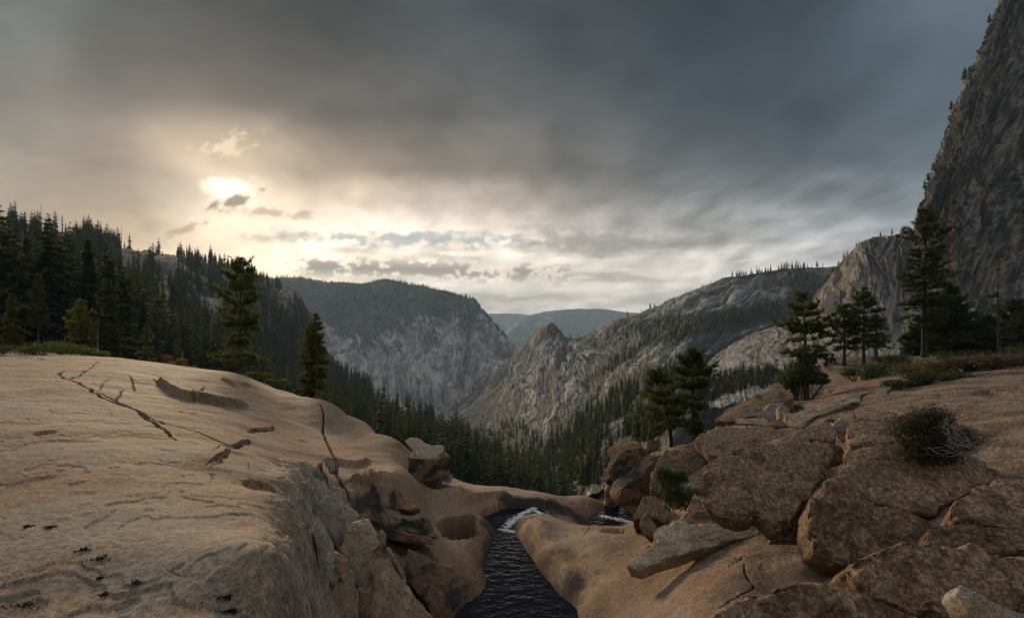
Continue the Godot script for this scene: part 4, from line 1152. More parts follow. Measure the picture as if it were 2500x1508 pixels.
# outline: column, row pairs round the upper face; dist: distance at the middle of the outline; n: which way that face looks
func rock(label: String, outline: Array, dist: float, n: Vector3, thick: float, round_r: float, bulge: float, rough: float, stone: String, mat := "lichen", taper := 0.85, called := "boulder", mix := "") -> void:
	n = n.normalized()
	round_r *= 0.28
	bulge *= 0.35
	var m := outline.size() / 2
	var cu := 0.0
	var cv := 0.0
	for k in m:
		cu += float(outline[k * 2]) / m
		cv += float(outline[k * 2 + 1]) / m
	var c := P(cu, cv, dist)
	var rim := PackedVector3Array()
	for k in m:
		var ray := P(outline[k * 2], outline[k * 2 + 1], 1.0)
		var den := ray.dot(n)
		var s := c.dot(n) / den
		rim.push_back(ray * clampf(s, dist * 0.55, dist * 1.9))
	# resample the outline evenly, slightly smoothed
	var per := 0.0
	for k in m:
		per += rim[k].distance_to(rim[(k + 1) % m])
	var na := clampi(int(per / dist * 500.0 / 2.6), 72, 300)
	var ring := PackedVector3Array()
	var k := 0
	var acc := 0.0
	for j in na:
		var want := per * j / na
		while acc + rim[k % m].distance_to(rim[(k + 1) % m]) < want:
			acc += rim[k % m].distance_to(rim[(k + 1) % m])
			k += 1
		var l := maxf(rim[k % m].distance_to(rim[(k + 1) % m]), 1e-5)
		ring.push_back(rim[k % m].lerp(rim[(k + 1) % m], (want - acc) / l))
	for j in na:
		ring[j] = c + (ring[j] - c) * 1.07
	var size := per / 6.28
	var rr := minf(round_r, thick * 0.6)
	# profile: share of the radius, depth below the face
	var prof := []
	var nt := clampi(int(size / dist * 500.0 / 3.0), 10, 60)
	for j in range(1, nt + 1):
		prof.append([pow(j / float(nt), 0.9) * (1.0 - rr / size * 0.8), 0.0])
	for j in range(1, 7):
		var a := j / 6.0 * PI / 2
		prof.append([1.0 - rr / size * 0.8 * (1.0 - sin(a)), rr * (1.0 - cos(a))])
	var nsd := clampi(int(thick / dist * 500.0 / 3.0), 5, 26)
	for j in range(1, nsd + 1):
		var f := j / float(nsd)
		prof.append([lerpf(1.0, taper, f * f), lerpf(rr, thick, f)])
	prof.append([taper * 0.6, thick * 1.06])
	prof.append([0.02, thick * 1.08])
	var mb := MB.new()
	var base := Color(STONE[stone][0], STONE[stone][1], STONE[stone][2])
	var own := 0.86 + 0.28 * absf(sin(float(outline[0]) * 1.7 + float(outline[1])))      # no two blocks have quite the same tone
	base = Color(base.r * own, base.g * own * (0.97 + 0.05 * own), base.b * own)
	var other: Color = base
	if mix != "":
		other = Color(STONE[mix][0], STONE[mix][1], STONE[mix][2])
	var fr := 1.0 / maxf(size, 0.1)
	var centre := c
	mb.v.push_back(c + n * bulge)
	mb.c.push_back(base)
	for pr in prof:
		var rho: float = pr[0]
		var dep: float = pr[1]
		for j in na:
			var p := centre + (ring[j] - centre) * rho
			var up := bulge * (1.0 - rho * rho) if dep <= rr else 0.0
			p += n * (up - dep)
			var out := (ring[j] - centre).normalized()
			var w := sstep(0.0, rr + 0.01, dep)
			var dir := (n * (1.0 - w) + out * w).normalized()
			var a := n_a.get_noise_3d(p.x * fr * 0.9 + 3.0, p.y * fr * 1.1, p.z * fr * 0.9)
			var b := n_e.get_noise_3d(p.x * 2.6, p.y * 3.4, p.z * 2.6)
			var e := n_b.get_noise_3d(p.x * 1.3, p.y * 1.9, p.z * 1.3)
			var f2 := n_c.get_noise_3d(p.x * 1.1 / minf(size, 1.2), p.y * 1.4 / minf(size, 1.2), p.z * 1.1 / minf(size, 1.2))
			var sh := n_a.get_noise_3d(p.x * 0.9 + 31.0, p.y * 0.9, p.z * 0.9) + b * 0.25
			p += dir * 0.03 * minf(1.0, size) * (sstep(0.06, 0.10, sh) + sstep(-0.20, -0.16, sh)) * (1.0 - w)
			p += dir * (a * 0.035 * size * rough + b * 0.05 * rough * minf(1.0, size) + (e * 0.06 + f2 * 0.10) * rough * minf(1.0, size) * (0.25 + w))
			p += out * n_a.get_noise_3d(p.x * 2.2 + 5.0, p.y * 2.2, p.z * 2.2) * 0.06 * rough * minf(1.0, size) * rho
			var chip := sstep(0.10, 0.16, n_a.get_noise_3d(p.x * 2.4 + 90.0, p.y * 2.4, p.z * 2.4)) * sstep(0.84, 0.97, rho) * (1.0 - sstep(rr, rr + 0.25 * thick, dep))
			p -= (n * 0.8 + out * 0.5) * chip * 0.11 * minf(1.0, size)
			mb.v.push_back(p)
			var s2 := n_e.get_noise_3d(p.x * 1.6 + 9.0, p.y * 2.0, p.z * 1.6)
			var s3 := n_d.get_noise_3d(p.x * 9.0, p.y * 9.0, p.z * 9.0)
			var t := sstep(-0.2, 0.25, s2 + a * 0.7)
			var col := base.lerp(other, t) if mix != "" else base.lerp(base * 0.72, t)
			if mat == "lichen":
				var lp := sstep(0.16, 0.34, n_e.get_noise_3d(p.x * 3.4, p.y * 3.4 + 8.0, p.z * 3.4) + 0.45 * s3 * minf(1.0, 9.0 / dist) - 0.10 * w)
				col = col.lerp(Color(0.37, 0.29, 0.21), lp * 0.62)
				var dk := sstep(0.25, 0.42, n_a.get_noise_3d(p.x * 1.3 + 70.0, p.y * 1.3, p.z * 1.3))
				col = col.lerp(Color(0.085, 0.055, 0.042), dk * 0.7)
			col *= 1.0 + 0.22 * s3
			mb.c.push_back(col)
	var np := prof.size()
	for j in na:
		mb.i.push_back(0); mb.i.push_back(1 + (j + 1) % na); mb.i.push_back(1 + j)
	for q in np - 1:
		for j in na:
			var a := 1 + q * na + j
			var b := 1 + q * na + (j + 1) % na
			mb.i.push_back(a); mb.i.push_back(b); mb.i.push_back(a + na)
			mb.i.push_back(b); mb.i.push_back(b + na); mb.i.push_back(a + na)
	# orientation of the outline decides the winding
	var turn := 0.0
	for j in na:
		turn += (ring[j] - centre).cross(ring[(j + 1) % na] - centre).dot(n)
	if turn > 0.0:
		pass
	else:
		for q in range(0, mb.i.size(), 3):
			var x := mb.i[q + 1]
			mb.i[q + 1] = mb.i[q + 2]
			mb.i[q + 2] = x
	var me := mb.mesh(true)
	# things stand at their own base
	var at := centre - n * thick
	var o := MeshInstance3D.new()
	for q in mb.v.size():
		mb.v[q] -= at
	o.mesh = mb.mesh(true)
	o.material_override = M[mat]
	o.name = numbered(called)
	add_child(o, true)
	o.position = at
	tag(o, label, "boulder" if called == "boulder" else "rock")

func make_rocks() -> void:
	var up := Vector3(0, 1, 0)
	# --- right bank, from the water up
	rock("big lichen-flecked slab with a pointed lower corner overhanging a dark gap", [1737, 1134, 1750, 1126, 1770, 1116, 1804, 1103, 1835, 1087, 1900, 1091, 1935, 1075, 1966, 1079, 2000, 1093, 2023, 1101, 2026, 1129, 2009, 1160, 1975, 1196, 1969, 1218, 1951, 1223, 1930, 1259, 1900, 1290, 1888, 1287, 1876, 1275, 1849, 1252, 1832, 1262, 1800, 1266, 1764, 1258, 1736, 1237, 1708, 1206, 1703, 1185, 1712, 1164, 1725, 1143], 10.4, Vector3(-0.12, 0.80, 0.58), 0.55, 0.10, 0.10, 0.35, "brown", "lichen", 0.86, "boulder", "olive")
	rock("long pale wedge-shaped slab lying on the smooth rock above the pool", [1541, 1381, 1565, 1352, 1580, 1335, 1600, 1325, 1597, 1312, 1612, 1294, 1650, 1276, 1672, 1274, 1710, 1282, 1760, 1288, 1810, 1286, 1840, 1290, 1840, 1312, 1790, 1320, 1750, 1332, 1700, 1342, 1650, 1360, 1600, 1374, 1570, 1388], 11.6, Vector3(-0.15, 0.85, 0.45), 0.34, 0.05, 0.06, 0.25, "pale", "slab", 0.96, "boulder", "tan")
	rock("brown slab split from the pale wedge by a jagged crack", [1668, 1272, 1680, 1250, 1690, 1230, 1730, 1226, 1780, 1255, 1830, 1282, 1800, 1298, 1740, 1314, 1698, 1322, 1688, 1300], 12.2, Vector3(-0.15, 0.8, 0.5), 0.5, 0.08, 0.08, 0.4, "brown", "lichen", 0.95)
	rock("brown wedge of rock beside the small pool", [1547, 1270, 1560, 1240, 1572, 1215, 1600, 1213, 1612, 1226, 1652, 1252, 1650, 1266, 1619, 1275, 1595, 1266, 1578, 1252, 1566, 1264], 16.5, Vector3(-0.25, 0.7, 0.6), 0.9, 0.12, 0.10, 0.4, "olive", "lichen", 0.95, "boulder", "brown")
	rock("rounded stone leaning under the brown wedge", [1566, 1262, 1578, 1252, 1596, 1276, 1612, 1300, 1600, 1314, 1575, 1308, 1562, 1285], 15.6, Vector3(-0.3, 0.5, 0.8), 0.6, 0.15, 0.12, 0.4, "olive", "slab", 0.9)
	rock("bulky dark brown boulder at the brink of the falls", [1489, 1164, 1488, 1146, 1504, 1126, 1517, 1103, 1562, 1094, 1582, 1097, 1587, 1118, 1575, 1141, 1566, 1162, 1530, 1180, 1497, 1180], 22.6, Vector3(-0.2, 0.25, 0.95), 2.0, 0.35, 0.22, 0.5, "red", "lichen", 0.9, "boulder", "dark")
	rock("orange water-worn slab wrapped round the dark boulder", [1468, 1164, 1481, 1178, 1490, 1163, 1500, 1138, 1519, 1108, 1540, 1096, 1580, 1092, 1570, 1084, 1514, 1086, 1491, 1092, 1484, 1104, 1490, 1118, 1484, 1141], 24.2, Vector3(-0.3, 0.4, 0.9), 1.2, 0.25, 0.1, 0.4, "orange", "slab", 0.9, "boulder", "tan")
	rock("worn orange pedestal of rock beside the dark cave", [1475, 1201, 1484, 1185, 1504, 1188, 1512, 1204, 1509, 1229, 1500, 1246, 1488, 1250, 1466, 1250, 1478, 1225], 23.6, Vector3(-0.2, 0.15, 1.0), 1.4, 0.3, 0.15, 0.5, "orange", "slab", 1.0, "boulder", "red")
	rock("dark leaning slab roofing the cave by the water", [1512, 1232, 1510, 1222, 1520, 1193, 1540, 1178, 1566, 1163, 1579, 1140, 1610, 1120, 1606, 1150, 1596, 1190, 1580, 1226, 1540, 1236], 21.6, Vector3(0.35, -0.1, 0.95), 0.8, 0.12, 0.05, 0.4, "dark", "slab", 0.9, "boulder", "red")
	rock("square brown block beneath the leaning pine", [1580, 1078, 1590, 1074, 1610, 1074, 1613, 1082, 1611, 1098, 1596, 1103, 1581, 1100], 23.0, Vector3(0.0, 0.3, 0.95), 0.8, 0.12, 0.05, 0.4, "red", "slab", 0.95)
	rock("mottled grey-brown boulder behind the dark bush", [1588, 1196, 1593, 1155, 1613, 1118, 1624, 1103, 1668, 1090, 1697, 1082, 1721, 1097, 1730, 1118, 1741, 1131, 1725, 1149, 1708, 1156, 1676, 1160, 1640, 1180, 1608, 1198], 18.4, Vector3(-0.25, 0.62, 0.75), 1.5, 0.3, 0.2, 0.5, "grey", "lichen", 0.9, "boulder", "brown")
	rock("grey stone peeping out between the bush and the big slab", [1678, 1186, 1684, 1178, 1700, 1180, 1712, 1186, 1708, 1200, 1690, 1200], 15.0, Vector3(-0.1, 0.6, 0.8), 0.5, 0.12, 0.06, 0.4, "grey", "slab")
	rock("rounded grey cobble wedged under the edge of the big slab", [1690, 1216, 1698, 1206, 1714, 1201, 1724, 1208, 1726, 1222, 1706, 1226], 13.2, Vector3(-0.1, 0.6, 0.8), 0.35, 0.12, 0.06, 0.5, "grey", "slab")
	rock("broad tan slab with an undercut front, uphill of the big slab", [1700, 1075, 1712, 1064, 1750, 1045, 1790, 1040, 1850, 1043, 1900, 1050, 1935, 1062, 1920, 1080, 1840, 1090, 1804, 1103, 1775, 1110, 1745, 1112, 1733, 1104, 1718, 1088], 17.8, Vector3(-0.12, 0.88, 0.40), 0.6, 0.12, 0.06, 0.4, "tan", "lichen", 0.88, "boulder", "brown")
	rock("thin tan flake lying on the broad slab", [1757, 1068, 1778, 1069, 1830, 1062, 1880, 1055, 1884, 1049, 1870, 1043, 1814, 1041, 1781, 1043, 1762, 1057], 18.6, Vector3(-0.1, 0.92, 0.3), 0.28, 0.08, 0.05, 0.3, "tan", "slab", 0.92, "boulder", "pale")
	rock("large sloping slab below the leafy tree", [1749, 1028, 1770, 1007, 1800, 989, 1838, 970, 1880, 957, 1922, 949, 1934, 970, 1911, 981, 1882, 984, 1872, 997, 1836, 1014, 1800, 1026, 1781, 1029], 22.6, Vector3(-0.25, 0.9, 0.32), 0.9, 0.12, 0.10, 0.35, "brown", "lichen", 0.93, "boulder", "tan")
	rock("upright block with a shaded side, under the large sloping slab", [1836, 1014, 1872, 998, 1883, 984, 1912, 983, 1900, 1000, 1893, 1028, 1875, 1026, 1850, 1018], 21.2, Vector3(-0.1, 0.35, 0.9), 0.8, 0.10, 0.05, 0.4, "grey", "slab", 0.95)
	rock("smooth tan lip of rock jutting out below the upright block", [1797, 1028, 1805, 1022, 1862, 1020, 1874, 1028, 1870, 1040, 1830, 1035, 1806, 1034], 20.6, Vector3(-0.1, 0.75, 0.6), 0.4, 0.12, 0.06, 0.35, "tan", "slab", 0.9)
	rock("pointed standing stone near the small shrub", [1901, 1000, 1904, 993, 1914, 987, 1929, 1004, 1926, 1014, 1903, 1022], 19.6, Vector3(-0.2, 0.3, 0.9), 0.4, 0.07, 0.04, 0.4, "grey", "slab", 0.95, "boulder", "brown")
	rock("flat orange stone in the shade of the slabs", [1877, 1031, 1900, 1025, 1916, 1025, 1945, 1038, 1932, 1042, 1903, 1038, 1883, 1037], 19.2, Vector3(-0.05, 0.9, 0.4), 0.25, 0.04, 0.03, 0.25, "orange", "slab", 0.95)
	rock("curved wedge of bedrock with a long shaded flank", [1919, 1012, 1950, 1006, 1992, 997, 2045, 983, 2098, 969, 2100, 978, 2060, 993, 2020, 1008, 1992, 1014, 1965, 1030, 1955, 1040, 1943, 1038, 1927, 1023], 19.2, Vector3(-0.05, 0.85, 0.5), 0.6, 0.08, 0.04, 0.3, "tan", "slab", 0.94, "boulder", "brown")
	rock("tan block with a broken lower edge above the big slab", [1940, 1062, 1966, 1046, 2013, 1030, 2038, 1046, 2043, 1072, 2031, 1079, 2008, 1080, 1976, 1073, 1956, 1076], 14.2, Vector3(-0.1, 0.78, 0.6), 0.6, 0.08, 0.08, 0.35, "tan", "lichen", 0.92, "boulder", "brown")
	rock("rounded brown block jammed in the cleft beside the big slab", [2010, 1092, 2016, 1082, 2052, 1088, 2065, 1108, 2063, 1130, 2028, 1134, 2024, 1106], 12.6, Vector3(-0.1, 0.4, 0.9), 0.7, 0.12, 0.06, 0.4, "olive", "lichen", 0.9)
	rock("upright rough slab standing in the cleft", [2034, 1042, 2054, 1023, 2072, 1030, 2080, 1062, 2058, 1079, 2046, 1066], 14.8, Vector3(-0.35, 0.15, 0.95), 0.5, 0.07, 0.04, 0.5, "grey", "rough", 0.95, "boulder", "olive")
	rock("brown bedrock block with a shrub growing on its upper edge", [2059, 1151, 2068, 1121, 2079, 1100, 2086, 1093, 2130, 1088, 2185, 1090, 2260, 1094, 2330, 1106, 2375, 1120, 2440, 1164, 2400, 1184, 2340, 1206, 2290, 1233, 2279, 1254, 2212, 1243, 2128, 1216], 9.6, Vector3(-0.10, 0.86, 0.45), 0.7, 0.16, 0.10, 0.30, "brown", "lichen", 0.92, "boulder", "olive")
	rock("tan bedrock shoulder rising beside the cleft", [2079, 1062, 2076, 1040, 2088, 1027, 2130, 1018, 2200, 1010, 2300, 1018, 2370, 1045, 2400, 1085, 2370, 1112, 2260, 1090, 2185, 1086, 2120, 1084, 2086, 1090], 11.9, Vector3(-0.08, 0.92, 0.32), 0.8, 0.14, 0.06, 0.25, "brown", "lichen", 0.95, "boulder", "tan")
	rock("rust-brown block at the edge of the view beyond the crack", [2345, 1212, 2400, 1190, 2446, 1170, 2500, 1168, 2590, 1180, 2600, 1270, 2560, 1290, 2500, 1288, 2420, 1284, 2340, 1272, 2332, 1250], 7.6, Vector3(-0.05, 0.80, 0.58), 0.7, 0.14, 0.08, 0.3, "brown", "lichen", 0.92, "boulder", "red")
	rock("steep rust-coloured face below the shrub block", [2059, 1162, 2090, 1192, 2128, 1224, 2170, 1240, 2212, 1250, 2272, 1276, 2262, 1328, 2200, 1348, 2140, 1362, 2090, 1384, 2040, 1372, 2000, 1340, 1980, 1290, 1986, 1225, 2010, 1190, 2040, 1166], 8.1, Vector3(-0.15, 0.58, 0.78), 0.9, 0.18, 0.12, 0.35, "brown", "lichen", 0.92, "boulder", "red")
	rock("dark brown slab wedged low between the big blocks", [2262, 1330, 2276, 1292, 2330, 1278, 2400, 1288, 2500, 1292, 2590, 1296, 2590, 1350, 2440, 1350, 2300, 1345], 7.0, Vector3(-0.05, 0.7, 0.65), 0.6, 0.12, 0.06, 0.3, "red", "lichen", 0.95)
	rock("long rounded dark boulder mottled with lichen along the lower edge", [2085, 1395, 2110, 1368, 2160, 1346, 2210, 1328, 2260, 1332, 2310, 1336, 2345, 1342, 2370, 1326, 2412, 1346, 2450, 1360, 2560, 1362, 2640, 1420, 2600, 1500, 2450, 1520, 2250, 1500, 2180, 1470, 2120, 1450], 6.0, Vector3(-0.12, 0.55, 0.82), 0.9, 0.25, 0.16, 0.35, "red", "lichen", 0.92, "boulder", "brown")
	rock("low domed boulder at the bottom edge, rim catching the light", [1690, 1560, 1760, 1500, 1850, 1456, 1920, 1436, 1990, 1430, 2100, 1450, 2180, 1476, 2250, 1506, 2330, 1560, 2200, 1620, 1900, 1640], 4.7, Vector3(0.0, 0.62, 0.78), 0.6, 0.16, 0.12, 0.3, "red", "lichen", 0.92, "boulder", "brown")
	rock("pale grey fin of rock poking in at the lower corner", [2342, 1452, 2350, 1431, 2400, 1455, 2500, 1500, 2590, 1545, 2520, 1580, 2420, 1545, 2372, 1500], 4.3, Vector3(-0.2, 0.55, 0.8), 0.35, 0.05, 0.04, 0.4, "grey", "rough", 0.92, "boulder", "olive")
	rock("hanging fang of brown rock under the big slab", [1872, 1350, 1888, 1304, 1928, 1254, 1968, 1228, 1976, 1270, 1972, 1336, 1960, 1318, 1934, 1330, 1906, 1340], 10.6, Vector3(-0.25, 0.15, 0.95), 0.5, 0.07, 0.06, 0.5, "brown", "lichen", 0.95, "boulder", "red")
	# --- brink on the far side of the dome
	rock("sunlit cap rock resting on the overhanging black block", [991, 1078, 1005, 1069, 1020, 1070, 1052, 1087, 1078, 1087, 1083, 1094, 1068, 1119, 1049, 1122, 1017, 1120, 1007, 1098], 22.0, Vector3(-0.1, 0.62, 0.78), 0.7, 0.14, 0.1, 0.5, "tan", "slab", 0.9, "boulder", "pale")
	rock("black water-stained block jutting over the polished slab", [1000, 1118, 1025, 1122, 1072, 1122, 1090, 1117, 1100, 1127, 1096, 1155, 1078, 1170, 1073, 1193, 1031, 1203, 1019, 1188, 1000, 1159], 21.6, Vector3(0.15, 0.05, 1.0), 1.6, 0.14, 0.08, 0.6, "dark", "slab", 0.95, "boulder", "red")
	rock("small loose stone on the polished slab beneath the black block", [1096, 1154, 1104, 1158, 1104, 1173, 1093, 1181, 1081, 1173, 1086, 1163], 22.0, Vector3(0.1, 0.3, 0.95), 0.4, 0.08, 0.04, 0.5, "grey", "slab")
	rock("flat orange ledge stone under the dark overhang", [968, 1229, 1000, 1226, 1025, 1230, 1023, 1240, 1000, 1246, 976, 1240], 15.2, Vector3(0.0, 0.8, 0.6), 0.25, 0.04, 0.03, 0.3, "orange", "slab", 0.9)
	rock("rounded stone below the orange ledge", [987, 1262, 1017, 1258, 1041, 1263, 1034, 1276, 1008, 1277], 14.9, Vector3(0.0, 0.5, 0.85), 0.4, 0.07, 0.05, 0.4, "grey", "slab", 0.95, "boulder", "dark")
	rock("dark wedge stone jammed in the head of the crevice", [791, 1128, 817, 1126, 816, 1154, 805, 1155], 14.0, Vector3(0.1, 0.3, 0.95), 0.5, 0.05, 0.03, 0.3, "grey", "slab", 0.95, "boulder", "dark")
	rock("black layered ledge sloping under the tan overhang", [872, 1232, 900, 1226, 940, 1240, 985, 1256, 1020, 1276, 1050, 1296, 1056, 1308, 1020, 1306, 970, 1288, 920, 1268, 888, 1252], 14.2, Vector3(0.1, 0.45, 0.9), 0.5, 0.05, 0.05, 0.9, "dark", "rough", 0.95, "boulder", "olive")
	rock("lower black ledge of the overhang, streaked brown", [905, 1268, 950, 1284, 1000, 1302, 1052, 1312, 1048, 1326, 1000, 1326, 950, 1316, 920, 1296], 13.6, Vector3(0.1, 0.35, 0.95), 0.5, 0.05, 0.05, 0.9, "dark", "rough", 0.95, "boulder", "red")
	rock("brown buttress joining the black ledges to the polished slab", [1030, 1262, 1048, 1270, 1056, 1290, 1062, 1312, 1050, 1316, 1036, 1296, 1024, 1280], 14.3, Vector3(0.3, 0.3, 0.9), 0.5, 0.05, 0.05, 0.6, "red", "slab", 0.95, "boulder", "dark")
	# --- blocks in the crevice at the foot of the dome
	rock("rough grey tooth of rock at the top of the crevice", [797, 1212, 817, 1216, 846, 1233, 870, 1248, 878, 1259, 867, 1274, 841, 1287, 838, 1318, 827, 1336, 812, 1326, 797, 1310, 786, 1286, 773, 1260, 778, 1233], 11.6, Vector3(0.3, 0.35, 0.9), 0.9, 0.12, 0.10, 0.6, "pale", "rough", 0.9, "boulder", "grey")
	rock("tall flat-faced tan slab standing in the crevice", [845, 1283, 888, 1270, 908, 1302, 922, 1333, 907, 1348, 907, 1387, 900, 1418, 887, 1443, 868, 1418, 860, 1390, 847, 1367, 832, 1340, 843, 1318], 10.8, Vector3(0.1, 0.30, 0.95), 0.7, 0.08, 0.06, 0.4, "tan", "slab", 0.95, "boulder", "pale")
	rock("small upright tan stone beside the tall slab", [922, 1307, 928, 1295, 938, 1310, 937, 1335, 925, 1343, 920, 1326], 11.2, Vector3(0.1, 0.25, 0.95), 0.4, 0.06, 0.03, 0.4, "tan", "slab")
	rock("long olive-brown slab plunging to the bottom edge", [908, 1368, 922, 1363, 950, 1363, 962, 1387, 975, 1407, 1000, 1430, 1017, 1460, 1057, 1508, 1070, 1545, 980, 1560, 905, 1545, 905, 1430], 9.6, Vector3(0.15, 0.55, 0.8), 0.9, 0.12, 0.08, 0.35, "olive", "slab", 0.92, "boulder", "brown")
	rock("thin pale flake along the spine of the long slab", [944, 1336, 953, 1338, 970, 1370, 985, 1398, 993, 1420, 984, 1412, 966, 1384, 950, 1360], 10.2, Vector3(0.3, 0.4, 0.85), 0.25, 0.04, 0.03, 0.3, "grey", "slab")
	rock("dark red-brown boulder above the pool's near corner", [990, 1380, 998, 1342, 1033, 1356, 1067, 1377, 1100, 1387, 1140, 1430, 1135, 1470, 1092, 1516, 1060, 1508, 1040, 1470, 1018, 1445, 1000, 1420], 11.8, Vector3(0.1, 0.65, 0.75), 1.2, 0.2, 0.14, 0.5, "red", "slab", 0.9, "boulder", "dark")
	rock("narrow grey rib of the fluted wall", [775, 1272, 795, 1300, 812, 1330, 816, 1352, 815, 1385, 806, 1410, 797, 1440, 800, 1508, 772, 1530, 765, 1440, 778, 1390, 774, 1340, 764, 1300], 8.6, Vector3(0.4, 0.3, 0.85), 0.7, 0.12, 0.10, 0.6, "grey", "rough", 0.95, "boulder", "pale")
	rock("cracked grey rib between the fluted wall and the tall slab", [815, 1348, 830, 1355, 848, 1370, 860, 1392, 866, 1420, 873, 1445, 876, 1520, 806, 1530, 808, 1455, 834, 1415, 818, 1390], 8.9, Vector3(0.35, 0.3, 0.9), 0.7, 0.10, 0.08, 0.6, "grey", "rough", 0.95, "boulder", "brown")
	rock("grey foot of the crevice half in shade", [872, 1440, 890, 1446, 904, 1440, 906, 1520, 880, 1530], 9.2, Vector3(0.2, 0.3, 0.9), 0.6, 0.08, 0.05, 0.5, "olive", "rough", 0.95)
	# --- loose stones on the dome
	rock("dark loose stone beside the shallow ledge", [565, 945, 572, 942, 582, 948, 589, 951, 578, 953, 568, 950], 34.0, Vector3(0, 0.5, 0.85), 0.3, 0.06, 0.04, 0.4, "dark", "slab", 0.9)
	rock("low round stone at the far edge of the dome", [-6, 892, 4, 889, 11, 893, 10, 898, -4, 899], 30.0, Vector3(0, 0.5, 0.85), 0.3, 0.08, 0.05, 0.4, "brown", "slab", 0.9)
	rock("flat slab raised at the far edge of the dome", [-40, 865, 0, 864, 38, 872, 44, 875, 10, 874, -40, 873], 38.0, Vector3(0, 0.7, 0.7), 0.5, 0.1, 0.05, 0.4, "grey", "slab", 0.9)
	for q in [[440, 1005, "small white chip of rock on the dome, nearest the long crack"], [466, 1010, "white chip of rock lying with another on the dome"], [474, 1008, "smaller white chip of rock beside its neighbour"]]:
		var h := hit(q[0], q[1])
		rock(q[2], [q[0] - 4, q[1], q[0] - 1, q[1] - 2, q[0] + 4, q[1] - 1, q[0] + 2, q[1] + 2], -h.z, Vector3(0, 0.7, 0.7), 0.06, 0.02, 0.02, 0.3, "pale", "slab", 0.9)
# ---------------------------------------------------------------- plants
func tuft(mb: MB, p: Vector3, dir: Vector3, size: float, blades: int, col: Color, wide: float) -> void:
	for b in blades:
		var d := (dir * 0.75 + Vector3(rng.randf_range(-1, 1), rng.randf_range(-0.7, 1.0), rng.randf_range(-1, 1))).normalized()
		var l := size * rng.randf_range(0.6, 1.1)
		var side := d.cross(Vector3(rng.randf_range(-1, 1), rng.randf_range(-1, 1), rng.randf_range(-1, 1))).normalized() * l * wide
		var f := d.cross(side).normalized()
		if f.y < 0.0:
			f = -f
		var k := rng.randf_range(0.75, 1.3)
		mb.tri(p - d * l * 0.1 - side, p - d * l * 0.1 + side, p + d * l, Color(col.r * k, col.g * k, col.b * k * 0.95), (f + d * 0.6 + Vector3(0, 0.3, 0)).normalized())

# a pine with open, clumped foliage; o: cb crown base, r radius, whorls, per, tuft, col, bark, lean, top (flat or pointed), seed, trunk radius
func G(u: float, v: float, d: float) -> Vector3:      # a place on the rock seen at that spot, if it is about that far
	var h := hit(u, v)
	if absf(-h.z - d) < d * 0.4:
		return h
	return P(u, v, d)

